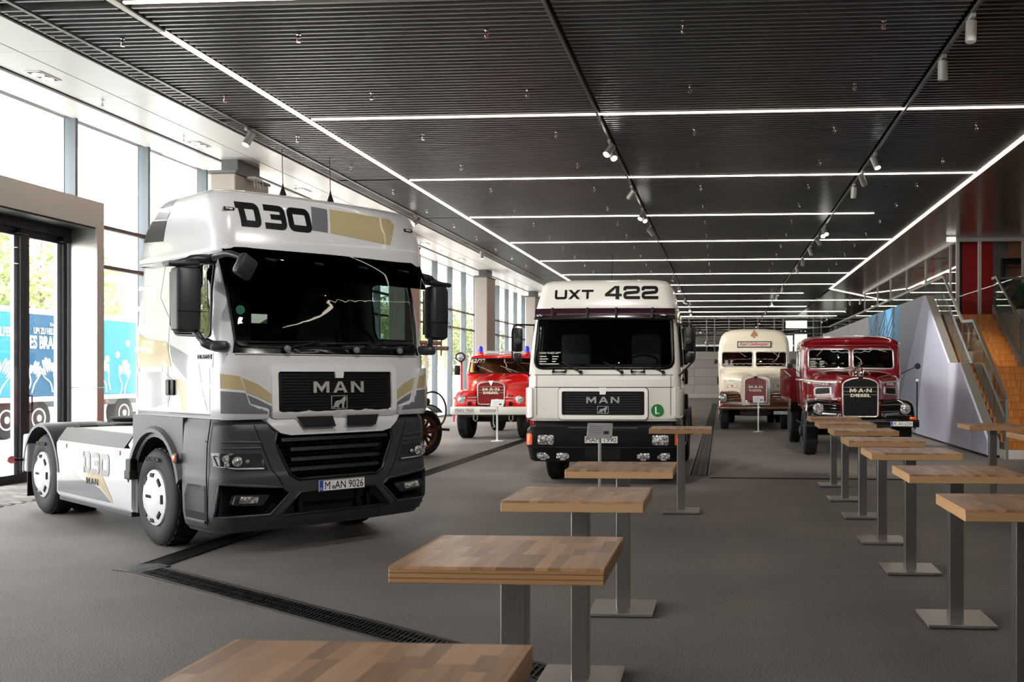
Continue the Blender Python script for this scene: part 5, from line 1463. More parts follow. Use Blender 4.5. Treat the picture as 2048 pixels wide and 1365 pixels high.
# ================================================================== white cab-over truck (UXT 422)
def build_uxt():
    T = thing('cabover_truck', 'white cab-over truck facing forward with UXT 422 on its high roof', 'truck', (-1.87, 15.65, 0), 0.0)
    PW = mat('uxt_cream_white', (222, 219, 212), .25, var=.02, coat=.5)
    GD = glass('uxt_glass', (150, 160, 156))
    rows = [(1.05, 1.20, .02, .07, .12, 2.1), (1.1, 1.215, .0, .07, .14, 2.12), (1.55, 1.22, .0, .07, .14, 2.12), (1.86, 1.215, .03, .07, .14, 2.12), (2.3, 1.19, .12, .08, .15, 2.12), (2.68, 1.16, .20, .08, .16, 2.12), (2.84, 1.15, .22, .08, .16, 2.12)]
    body = cab_loft(rows, 6, False, True, nf=24); bv = bvh_of(body)
    pane_cut(body, bv, '-Y', rpoly([(-1.11, 1.89), (1.11, 1.89), (1.07, 2.68), (-1.07, 2.68)], [.14, .14, .06, .06]), GD, T, 'windscreen', -.004, .028, maxe=.07, lim=lambda c: c.y < .6)
    for s, ax in ((-1, '-X'), (1, '+X')):
        pane_cut(body, bv, ax, rpoly([(.32, 1.92), (1.1, 1.92), (1.1, 2.6), (.42, 2.62)], .06), GD, T, 'side_window', -.004, .014, lim=(lambda c: c.x < -1) if s < 0 else (lambda c: c.x > 1))
        obj('door_seam', seam(rpoly([(.25, 1.12), (1.2, 1.12), (1.2, 2.7), (.34, 2.7)], .04), bv, ax, .006, -.001, 5), DARKM, T)
        c0 = cast(bv, ax, 1.05, 1.7, .015); obj('door_handle', box(BM(), c0, (.03, .16, .04), .01), BLACKP, T)
    obj('cab_body', thicken(body, .03), PW, T, 35)
    I = mat('uxt_interior', (30, 29, 29), .85)
    obj('dashboard', prism(BM(), [(.14, 1.5), (.14, 1.9), (.3, 1.96), (.5, 1.92), (.55, 1.5)], 'X', -1.1, 1.1, .02), I, T)
    obj('rear_bulkhead', bx(BM(), -1.12, 1.12, 1.5, 1.56, 1.2, 2.8), I, T)
    obj('cab_floor', bx(BM(), -1.15, 1.15, .1, 2.0, 1.16, 1.22), I, T)
    SE = mat('uxt_seat', (112, 112, 114), .9, var=.25)
    for x in (-.6, .6):
        s_ = obj('seat', bx(BM(), x - .26, x + .26, .7, 1.2, 1.5, 1.75, .06), SE, T, 40); obj('backrest', box(BM(), (x, 1.18, 2.1), (.5, .14, .75), .07), SE, s_, 40)
    obj('steering_wheel', tube(BM(), [(.6 + .24 * math.cos(a), .45 + .2 * math.sin(a), 2.0 + .1 * math.sin(a)) for a in [2 * PI * k / 24 for k in range(24)]], .014, 6, True), BLACKP, T, 60)
    # roof
    rr = [(2.83, 1.135, .22, .08, .16, 2.0), (2.88, 1.13, .22, .08, .17, 1.98), (3.1, 1.08, .28, .08, .18, 1.9), (3.24, 1.05, .33, .08, .18, 1.85), (3.3, .99, .42, .08, .17, 1.8), (3.335, .88, .56, .08, .15, 1.7), (3.35, .5, .8, .06, .1, 1.4)]
    roof = cab_loft(rr, 3, True, True); rb = bvh_of(roof); obj('high_roof', roof, PW, T, 35)
    a, w1 = word('UXT', -.82, 3.0, .155, gap=.12, wscale=1.0); b_, w2 = word('422', .0, 2.995, .22, gap=.1, wscale=.95)
    obj('roof_lettering', wrap(a, rb, '-Y', .004, .08), INK, T, 60); obj('roof_lettering', wrap(b_, rb, '-Y', .004, .08), INK, T, 60)
    obj('antenna', cyl(BM(), (0, 1.2, 3.34), (.02, 1.25, 3.85), .006, 6), BLACKP, T)
    # tinted visor with brackets
    vr = [[(x / 10 * 1.13, .11 + .1 * abs(x / 10) ** 3 + dy, z) for x in range(-10, 11)] for z, dy in ((2.85, .06), (2.80, .02), (2.70, .0))]
    obj('sun_visor', thicken(loft(BM(), vr, False, False, False), .01), mat('visor_plum', (48, 26, 34), .15, var=.1, coat=.6), T, 40)
    obj('visor_rail', tube(BM(), [(x / 10 * 1.13, .10 + .1 * abs(x / 10) ** 3, 2.685) for x in range(-10, 11)], .02, 6), BLACKP, T, 60)
    for x in (-.82, -.26, .2, .78): obj('visor_bracket', box(BM(), (x, .1, 2.77), (.04, .06, .17), .01), BLACKP, T)
    for x in (-1.03, .95):
        m_ = obj('marker_lamp', box(BM(), (x, .13, 2.73), (.12, .06, .045), .015), DARKM, T, 40); obj('lens', box(BM(), (x, .10, 2.73), (.09, .02, .03), .008), LENS, m_)
    # wipers and grips
    for x0, x1 in ((-.35, -1.0), (.3, -.28), (.95, .3)):
        p0 = cast(bv, '-Y', x0, 1.82, .03); p1 = cast(bv, '-Y', (x0 + x1) / 2, 1.98, .03); p2 = cast(bv, '-Y', x1, 1.93, .025)
        w_ = obj('wiper', tube(BM(), [p0, p1], .012, 6), BLACKP, T); obj('blade', tube(BM(), [p1 + Vector((.3, 0, -.06)), p2], .01, 6), BLACKP, w_)
        obj('arm_cap', lathe(BM(), [(.03, .0), (.03, -.03), (0, -.03)], 'Y', p0, 10), BLACKP, w_)
    for x in (-.7, .55): obj('grab_handle', tube(BM(), [cast(bv, '-Y', x - .1, 1.85, .0), cast(bv, '-Y', x - .1, 1.82, .05), cast(bv, '-Y', x + .1, 1.82, .05), cast(bv, '-Y', x + .1, 1.85, .0)], .018, 6), BLACKP, T)
    for z in (1.78, 1.585): obj('panel_seam', seam([(-1.18, z), (1.18, z)], bv, '-Y', .006, -.001, 5, False), DARKM, T)
    for s in (-1, 1):
        obj('panel_seam', seam([(s * 1.07, 1.07), (s * 1.07, 1.78)], bv, '-Y', .006, -.001, 5, False), DARKM, T)
        obj('corner_deflector', thicken(wrap([rpoly([(s * 1.215, 1.1), (s * 1.12, 1.1), (s * 1.12, 1.58), (s * 1.215, 1.58)], .04)], bv, '-Y', .05, .06), .045), PW, T, 35)
    # grille
    obj('grille_frame', thicken(wrap(frame_polys(-.71, .71, 1.09, 1.575, .05, .09), bv, '-Y', .03, .1), .03), mat('uxt_frame', (238, 236, 232), .25, .0), T, 40)
    obj('frame_shadow', seam(rrect(-.715, .715, 1.085, 1.58, .055), bv, '-Y', .009, 0, 5), DARKM, T)
    obj('grille_black', wrap([[(-.665, 1.135), (.665, 1.135), (.665, 1.53), (-.665, 1.53)]], bv, '-Y', .006, .12), BLACKP, T)
    for k in range(10):
        obj('grille_rib', tube(BM(), [cast(bv, '-Y', x / 10, 1.155 + .04 * k, .012) for x in range(-6, 7)], .009, 5), DARKM, T)
    ps, w = word('MAN', 0, 1.335, .1, gap=.42, wscale=.98)
    obj('maker_letters', thicken(wrap([[(q[0] - w / 2, q[1]) for q in p] for p in ps], bv, '-Y', .032, .1), .014), LETTER, T)
    lp = obj('lion_badge', thicken(wrap(frame_polys(-.09, .09, 1.17, 1.29, .0, .008), bv, '-Y', .028, .1), .012), LETTER, T)
    obj('lion', wrap([[(-.075 + .15 * q[0], 1.18 + .1 * q[1]) for q in LION]], bv, '-Y', .028, .1), LETTER, lp)
    obj('grille_tab', thicken(wrap([[(-.06, 1.58), (-.045, 1.47), (.045, 1.47), (.06, 1.58)]], bv, '-Y', .04, .1), .03), MATS['uxt_frame'], T, 40)
    c0 = cast(bv, '-Y', .86, 1.22, .004)
    g = obj('green_disc', lathe(BM(), [(0, -.004), (.1, -.004), (.1, 0)], 'Y', c0, 32), mat('disc_green', (18, 112, 44), .45), T)
    text('disc_letter', 'L', PLATE, g, c0 + Vector((0, -.006, 0)), '-Y', h=.12, bold=.03, depth=.002)
    text('screen_text', 'MAN 19.422 UXT', PLATE, T, cast(bv, '-Y', -.86, 2.13, .008), '-Y', w=.34, h=.032, bold=.02, depth=.001)
    print_lines(T, bv, -1.03, 2.075, .34)
    # bumper
    BK = mat('uxt_bumper', (10, 10, 12), .42, var=.06, spec=.3)
    bro = [(.40, 1.16, .02, .09, .14, 1.05), (.43, 1.2, -.02, .1, .16, 1.05), (.62, 1.235, -.05, .1, .16, 1.05), (.64, 1.245, -.06, .1, .16, 1.05), (.90, 1.245, -.06, .1, .16, 1.05), (.95, 1.21, -.02, .1, .14, 1.05)]
    bump = cab_loft(bro, 2, True, True); bb = bvh_of(bump); obj('bumper', bump, BK, T, 30)
    obj('bumper_groove', seam([(-1.2, .632), (1.2, .632)], bb, '-Y', .008, 0, 5, False), UNDER, T)
    obj('engine_bay', bx(BM(), -1.1, 1.1, .12, 1.0, .9, 1.1), UNDER, T)
    obj('step_mesh', bx(BM(), -.55, .55, -.03, .02, .935, .955), mat('step_dots', (60, 60, 60), .5, var=.8, scale=120), T)
    obj('air_intake', wrap([rrect(-.28, .72 - .44, .44, .62, .01)], bb, '-Y', .004, .1), mat('void_black', (6, 6, 6), .9), T)
    for s in (-1, 1):
        x0, x1 = sorted((s * 1.04, s * .78)); y = cast(bb, '-Y', s * .9, .75).y
        rect_lamp(T, x0, x1, y - .006, .675, .83)
        o = obj('turn_signal', wrap([rpoly([(s * 1.235, .67), (s * 1.13, .67), (s * 1.13, .85), (s * 1.235, .85)], .02)], bb, '-Y', .012, .05), ORANGE, T, 40)
        for c in (.96, .64):
            yy = cast(bb, '-Y', s * c, .5).y; a0, a1 = sorted((s * (c - .1), s * (c + .1)))
            f_ = obj('fog_lamp', prism(BM(), rrect(a0, a1, .45, .545, .015), 'Y', yy - .012, yy + .03, .005), LENS, T, 30); obj('lamp_clip', bx(BM(), s * c - .04, s * c + .04, yy - .016, yy, .43, .45), LETTER, f_)
    yy = cast(bb, '-Y', -.02, .76).y
    plate(T, -.02, yy - .012, .76, 'MAN 1990', eu=False)
    # mirrors on tubular arms
    for s in (-1, 1):
        m_ = obj('mirror', box(BM(), (s * 1.37, .02, 2.34), (.16, .09, .38), .035), BLACKP, T, 40)
        obj('mirror_hub', lathe(BM(), [(.06, -.03), (.05, -.06), (0, -.065)], 'Y', (s * 1.35, .0, 2.32), 16), DARKM, m_)
        obj('wide_mirror', box(BM(), (s * 1.37, .02, 2.05), (.13, .08, .16), .03), BLACKP, m_, 40)
        obj('mirror_bar', tube(BM(), rpath3([(s * 1.15, .25, 2.585), (s * 1.40, .0, 2.585), (s * 1.45, -.02, 2.5), (s * 1.45, -.02, 2.02), (s * 1.18, .15, 1.75)]), .014, 8), BLACKP, m_, 60)
    # side details and rear chassis
    for s in (-1, 1):
        obj('step_box', bx(BM(), s * 1.22, s * .98, .98, 1.25, .45, 1.04, .03), PW, T)
        arc = [(1.62 + .62 * math.cos(a), .52 + .6 * math.sin(a)) for a in [math.radians(5 + 170 * k / 14) for k in range(15)]]
        rings = [[(s * 1.24, p[0], p[1]), (s * 1.24, 1.62 + (p[0] - 1.62) * 1.08, p[1] + .04), (s * .85, 1.62 + (p[0] - 1.62) * 1.08, p[1] + .04), (s * .85, p[0], p[1])] for p in arc]
        obj('wheel_arch', loft(BM(), rings), DARKM, T, 40)
        w_ = wheel(T, s * 1.09, 1.35, .5, .30, s, hubm=mat('uxt_rim', (190, 190, 188), .4))
        obj('hub', lathe(BM(), [(.14, -.02), (.12, -.06), (0, -.065)], 'X', n=18), LETTER, w_, 40)
        for xx in (1.2, .88): wheel(T, s * xx, 5.0, .5, .29, s, hubm=MATS['uxt_rim'])
        obj('chassis_rail', bx(BM(), s * .4, s * .5, .5, 6, .6, .85), UNDER, T)
        obj('fuel_tank', bx(BM(), s * 1.2, s * .6, 2.4, 3.8, .4, .95, .1, 4), mat('tank_alu', (170, 170, 170), .3, .8), T, 40)
        obj('rear_fender', loft(BM(), [[(s * 1.24, 5 + .6 * math.cos(a), .5 + .58 * math.sin(a)), (s * 1.24, 5 + .64 * math.cos(a), .5 + .62 * math.sin(a)), (s * .6, 5 + .64 * math.cos(a), .5 + .62 * math.sin(a)), (s * .6, 5 + .6 * math.cos(a), .5 + .58 * math.sin(a))] for a in [math.radians(180 * k / 12) for k in range(13)]]), DARKM, T, 40)
        for z in (2.1, 1.75, 1.3): obj('side_vent', box(BM(), (s * 1.22, 2.2, z), (.1, .16, .28), .03), BLACKP, T, 40)
        obj('air_stack', cyl(BM(), (s * 1.1, 2.3, 1.0), (s * 1.1, 2.3, 2.6), .1, 16), DARKM, T, 40)
    return T

def rpath3(pts, r=.06, n=4):
    out = [Vector(pts[0])]
    for i in range(1, len(pts) - 1):
        p = Vector(pts[i]); a = Vector(pts[i - 1]); b = Vector(pts[i + 1]); rr = min(r, .45 * (a - p).length, .45 * (b - p).length)
        s = p + (a - p).normalized() * rr; e = p + (b - p).normalized() * rr
        for t in range(n + 1):
            u = t / n; out.append(s * (1 - u) ** 2 + p * 2 * u * (1 - u) + e * u * u)
    out.append(Vector(pts[-1])); return out
build_uxt()
# ================================================================== three bonneted veterans share these builders
def bonnet(rows, n=5):
    """rows: (y, half width at foot, half width at shoulder, foot z, crown z, radius); lofted front to back"""
    rings = []
    for y, hb, ht, z0, z1, r in rows:
        sh = z1 - r * .5
        q = rpoly([(-hb, z0), (hb, z0), (ht, sh), (ht * .55, z1), (-ht * .55, z1), (-ht, sh)], [.02, .02, r, r, r, r], n)
        rings.append([(x, y, z) for x, z in q])
    return loft(BM(), rings)

def fender(s, xin, xout, path, drop=.16, th=.03):
    rings = []
    P = spline([(0, a, b) for a, b in path], 4)
    for p in P:
        y, z = p.y, p.z; m = (xin + xout) / 2
        up = [(xin, z - .02), (m, z), (xout - .1, z - .015), (xout - .03, z - .06), (xout, z - drop)]
        dn = [(xout - th, z - drop), (xout - .08, z - .08), (m, z - th - .01), (xin, z - th - .02)]
        rings.append([(s * x, y, zz) for x, zz in up + dn])
    return loft(BM(), rings)

def grille_outline(hw, z0, z1, crown):
    return rpoly([(-hw, z0), (hw, z0), (hw + .005, z1 - .02), (hw * .5, z1 + crown * .8), (0, z1 + crown), (-hw * .5, z1 + crown * .8), (-hw - .005, z1 - .02)], [.06, .06, .08, .1, .1, .1, .08])

def radiator(T, hw, z0, z1, crown, y, fillm, shellm, man_z, diesel_z, badge=True, ribs=17):
    go = grille_outline(hw, z0, z1, crown)
    obj('radiator_core', prism(BM(), go, 'Y', y, y + .05), fillm, T)
    for k in range(ribs):
        x = -hw * .92 + 2 * hw * .92 * k / (ribs - 1)
        zt = z1 + crown * (1 - abs(x) / hw) - .03
        obj('radiator_rib', bx(BM(), x - .006, x + .006, y - .014, y, z0 + .03, zt), fillm, T)
    obj('radiator_shell', tube(BM(), [(p[0], y - .01, p[1]) for p in go], .018, 8, True), shellm, T, 60)
    for z in (man_z - .05, man_z + .11, man_z + .02):
        obj('radiator_bar', tube(BM(), [(-hw, y - .016, z - (0.0)), (hw, y - .016, z)], .005, 5), shellm, T)
    ps, w = word('MAN', 0, 0, .085, gap=.75, wscale=1.0)
    bm = BM()
    for p in ps: prism(bm, [((q[0] - w / 2) * (hw * 1.25 / w), q[1] + man_z) for q in p], 'Y', y - .022, y - .04)
    L_ = obj('maker_letters', bm, CREAML, T)
    for sx in (-1, 1):
        obj('letter_dot', lathe(BM(), [(0, -.04), (.014, -.04), (.014, -.02)], 'Y', (sx * hw * .24, y, man_z + .042), 10), CREAML, L_)
    text('diesel_letters', 'DIESEL', CREAML, T, (0, y - .02, diesel_z), '-Y', w=hw * 1.15, h=.07, bold=.05, depth=.015, space=1.1)
    if badge:
        b = BM(); prism(b, [(-.07, z1 + crown + .03), (.07, z1 + crown + .03), (.03, z1 + crown - .06), (0, z1 + crown - .13), (-.03, z1 + crown - .06)], 'Y', y - .03, y + .0, .006); obj('emblem', b, CHROME, T)
    return go

def old_seats(T, y, z, m, w=.95):
    obj('bench_seat', bx(BM(), -w, w, y, y + .5, z, z + .16, .05), m, T, 40)
    obj('bench_back', box(BM(), (0, y + .5, z + .4), (2 * w, .12, .55), .05), m, T, 40)
    obj('steering_wheel', tube(BM(), [(.45 + .22 * math.cos(a), y - .35 + .14 * math.sin(a), z + .42 + .16 * math.sin(a)) for a in [2 * PI * k / 24 for k in range(24)]], .012, 6, True), BLACKP, T, 60)
    obj('dashboard', bx(BM(), -w, w, y - .75, y - .6, z - .1, z + .22, .03), m, T)

def shift(bm, dx, dz):
    for v in bm.verts: v.co.x += dx; v.co.y += dz
    return bm
def frame_polys2(poly, w):
    c = sum((Vector(p) for p in poly), Vector((0, 0))) / len(poly)
    inn = [tuple(Vector(p) + (c - Vector(p)).normalized() * w * 1.4) for p in poly]; n = len(poly)
    return [[poly[k], poly[(k + 1) % n], inn[(k + 1) % n], inn[k]] for k in range(n)]

def build_maroon():
    T = thing('flatbed_truck', 'maroon vintage bonneted truck with stake bed and black radiator', 'truck', (2.97, 21.6, 0), 0.0)
    PM = mat('maroon_paint', (124, 12, 26), .16, var=.04, coat=.9)
    BK = mat('gloss_black', (14, 14, 15), .15, var=.05, coat=.8)
    GL = glass('old_glass', (170, 176, 172))
    SIL = mat('silver_trim', (214, 212, 206), .25, .6)
    # bonnet widening to the scuttle
    bn = bonnet([(.02, .41, .41, .88, 1.75, .14), (.2, .46, .47, .9, 1.78, .16), (.42, .58, .60, .95, 1.80, .18), (.75, .84, .86, .98, 1.83, .2), (1.05, 1.0, 1.02, 1.0, 1.86, .22), (1.62, 1.08, 1.09, 1.0, 1.90, .22)])
    bb = bvh_of(bn); obj('bonnet', bn, PM, T, 40)
    radiator(T, .37, .88, 1.63, .08, -.01, mat('radiator_black', (4, 4, 4), .5, spec=.15), SIL, 1.40, 1.335)
    obj('emblem_wreath', lathe(BM(), [(.06, -.01), (.09, -.014), (.09, .014), (.06, .01)], 'Y', (0, .3, 1.88), 20, True), CHROME, T, 40)
    obj('emblem_foot', bx(BM(), -.07, .07, .28, .34, 1.79, 1.81), CHROME, T)
    obj('bonnet_ornament', tube(BM(), [(-.1, .3, 1.80), (-.12, .3, 1.88), (0, .3, 1.92), (.12, .3, 1.88), (.1, .3, 1.80)], .01, 6), CHROME, T)
    obj('hinge_line', tube(BM(), [(0, y / 10 + .05, cast_z(bb, 0, y / 10 + .05)) for y in range(0, 15)], .008, 6), SIL, T, 60)
    for s in (-1, 1):
        # flank of the bonnet: chrome band, louvre
        pts = [cast(bb, '+X' if s > 0 else '-X', .2 + .14 * k, 1.60 + .006 * k, .01) for k in range(11)]
        obj('chrome_band', tube(BM(), [p for p in pts if p], .022, 6), SIL, T, 60)
        lv = obj('side_louvre', thicken(wrap(frame_polys2([(s * .56, 1.36), (s * .90, 1.32), (s * .91, 1.45), (s * .87, 1.50), (s * .57, 1.51)], .025), bb, '-Y', .012, .06), .012), SIL, T, 30)
        obj('louvre_fill', wrap([[(s * .565, 1.37), (s * .895, 1.33), (s * .90, 1.445), (s * .86, 1.49), (s * .575, 1.50)]], bb, '-Y', .008, .06), BLACKP, lv)
        for k in range(4): obj('louvre_slat', seam([(s * .60, 1.395 + .03 * k), (s * .86, 1.365 + .03 * k)], bb, '-Y', .006, .014, 5, False), DARKM, lv)
        obj('flank_letters', wrap(None, bb, '-Y', .008, .2, src=shift(text_bm('M·A·N', .18, .05, .05), s * .72, 1.575)), CREAML, T)
        fd = obj('fender', fender(s, .42, 1.15, [(-.12, .82), (-.10, 1.0), (.08, 1.18), (.4, 1.26), (.85, 1.22), (1.25, 1.02), (1.6, .72)], .2), BK, T, 40)
        headlamp(T, s * .91, -.2, 1.05, .115)
        obj('lamp_bracket', cyl(BM(), (s * .6, -.05, .98), (s * .9, -.12, 1.0), .018, 8), CHROME, T)
        ts = obj('turn_signal', box(BM(), (s * 1.05, -.3, .86), (.14, .06, .06), .015), ORANGE, T, 40)
        w_ = wheel(T, s * 1.16, .85, .53, .3, s, hubm=mat('old_rim_black', (28, 26, 26), .4))
        obj('hub', lathe(BM(), [(.13, -.0), (.11, -.06), (.04, -.08), (0, -.08)], 'X', n=18), DARKM, w_, 40)
        for xx in (1.2, .87): wheel(T, s * xx, 4.9, .53, .29, s, hubm=MATS['old_rim_black'])
        obj('running_board', bx(BM(), s * 1.12, s * .75, 1.6, 3.2, .62, .67, .01), BK, T)
        obj('tow_hook', tube(BM(), [(s * .5, -.08, .86), (s * .5, -.2, .88), (s * .5, -.22, .95), (s * .5, -.12, .97)], .014, 6), CHROME, T)
        obj('chassis_rail', bx(BM(), s * .36, s * .46, .1, 7.3, .62, .82), UNDER, T)
    # cab
    rows = [(.98, 1.10, 1.50, .10, .22, 3.1), (1.3, 1.13, 1.48, .10, .22, 3.1), (1.85, 1.15, 1.47, .10, .22, 3.1), (2.2, 1.14, 1.52, .10, .24, 3.08), (2.42, 1.13, 1.53, .12, .26, 3.06), (2.52, 1.12, 1.44, .14, .3, 3.05), (2.60, 1.05, 1.50, .18, .36, 3.0), (2.66, .92, 1.68, .2, .4, 2.9), (2.69, .6, 1.95, .15, .3, 2.6)]
    body = cab_loft(rows, 3, False, True); bv = bvh_of(body)
    for s in (-1, 1):
        poly = rpoly([(s * .04, 1.925), (s * .97, 1.91), (s * .96, 2.36), (s * .04, 2.365)], [.07, .09, .07, .07])
        pane_cut(body, bv, '-Y', poly, GL, T, 'windscreen', -.004, .02, SIL, lim=lambda c: c.y < 2.0)
        pane_cut(body, bv, '-X' if s < 0 else '+X', rpoly([(1.85, 1.75), (2.7, 1.75), (2.7, 2.34), (1.85, 2.36)], .06), GL, T, 'side_window', -.004, .014, SIL, lim=(lambda c: c.x < -1) if s < 0 else (lambda c: c.x > 1))
        p0 = cast(bv, '-Y', s * .5 - .1, 2.40, .03); p1 = cast(bv, '-Y', s * .5 - .28 if s < 0 else s * .5 + .3, 2.2 if s < 0 else 2.3, .02)
        obj('wiper', tube(BM(), [p0, p1], .007, 6), SIL, T)
        obj('door_seam', seam(rpoly([(1.72, 1.05), (2.85, 1.05), (2.85, 2.42), (1.78, 2.42)], .05), bv, '-X' if s < 0 else '+X', .006, 0, 5), DARKM, T)
        obj('door_band', seam([(1.55, 1.66), (3.0, 1.66)], bv, '-X' if s < 0 else '+X', .022, .0, 6, False), SIL, T, 60)
        m_ = obj('round_mirror', lathe(BM(), [(0, .03), (.05, .02), (.07, 0), (.065, -.012), (0, -.014)], 'Y', (s * 1.42 + (.02 if s > 0 else 0), 1.2, 1.97), 20), BLACKP if s > 0 else CHROME, T, 40)
        obj('mirror_stalk', cyl(BM(), (s * 1.13, 1.5, 1.8), (s * 1.41, 1.21, 1.96), .009, 6), BLACKP, m_)
        hd = obj('door_hinge', box(BM(), (s * 1.17, 1.75, 1.75), (.04, .2, .03), .01), SIL, T)
    obj('rear_pane', bx(BM(), -.85, .85, 3.02, 3.03, 1.95, 2.35), mat('rear_daylight_pane', (150, 148, 146), .3), T)
    obj('cab_body', thicken(body, .025), PM, T, 35)
    for k in range(3): obj('roof_rib', seam([(-1.0 + .05 * k, 2.5 - .035 * k), (0, 2.52 - .035 * k), (1.0 - .05 * k, 2.5 - .035 * k)], bv, '-Y', .008, -.002, 5, False), PM, T, 60)
    obj('visor_lip', tube(BM(), [cast(bv, '-Y', x / 10, 2.455, .01) for x in range(-10, 11)], .02, 6), PM, T, 60)
    for s in (-1, 1):
        c0 = Vector((s * 1.1, 1.62, 2.5)); obj('cab_lamp', box(BM(), c0, (.06, .1, .06), .02), LENS, T, 40)
    old_seats(T, 2.3, 1.45, mat('old_seat_brown', (60, 40, 34), .7))
    text('screen_text', 'MAN 630', PLATE, T, cast(bv, '-Y', -.80, 2.14, .008), '-Y', w=.26, h=.04, bold=.03, depth=.001)
    print_lines(T, bv, -.93, 2.085, .36, 5)
    # bumper with plate and width pole
    obj('bumper', bx(BM(), -1.18, 1.18, -.36, -.26, .67, .83, .02), BK, T, 30)
    obj('crank_lamp', bx(BM(), -.55, -.2, -.3, -.2, .83, .87), SIL, T)
    plate(T, .81, -.365, .745, 'M  AN 633H', w=.46, h=.11)
    pl = obj('width_pole', cyl(BM(), (1.14, -.3, .8), (1.14, -.3, 1.63), .014, 8), BLACKP, T); obj('pole_ball', lathe(BM(), [(.0, -.035), (.03, -.02), (.036, 0), (.03, .02), (0, .035)], 'Z', (1.14, -.3, 1.66), 14), PLATE, pl, 60)
    obj('engine', bx(BM(), -.34, .34, .15, 1.5, .5, .95), UNDER, T); obj('axle', cyl(BM(), (-.9, .85, .5), (.9, .85, .5), .07, 12), UNDER, T)
    # stake bed
    obj('bed_floor', bx(BM(), -1.25, 1.25, 3.4, 7.3, 1.1, 1.22), PM, T)
    for s in (-1, 1):
        sd = obj('bed_side', prism(BM(), [(3.42, 1.22), (7.3, 1.22), (7.3, 1.95), (3.42, 1.72)], 'X', s * 1.25, s * 1.21), PM, T)
        for k in range(9): obj('stake', bx(BM(), s * 1.285, s * 1.25, 3.5 + .46 * k, 3.58 + .46 * k, 1.18, 1.72 + .23 * (.46 * k) / 3.88), PM, sd)
        for j in range(3): obj('board_seam', bx(BM(), s * 1.256, s * 1.25, 3.42, 7.3, 1.35 + .15 * j, 1.365 + .15 * j), DARKM, sd)
        obj('bed_step', bx(BM(), s * 1.24, s * .9, 3.5, 4.2, .85, 1.1), BK, T)
    obj('bed_front', bx(BM(), -1.25, 1.25, 3.38, 3.43, 1.22, 1.75), PM, T); obj('bed_rear', bx(BM(), -1.25, 1.25, 7.28, 7.33, 1.22, 1.95), PM, T)
    obj('bed_frame', bx(BM(), -1.0, 1.0, 3.6, 7.2, .85, 1.1), UNDER, T)
    return T

def cast_z(bv, x, y):
    h = bv.ray_cast(Vector((x, y, 9)), Vector((0, 0, -1))); return h[0].z + .004 if h[0] else 1.8

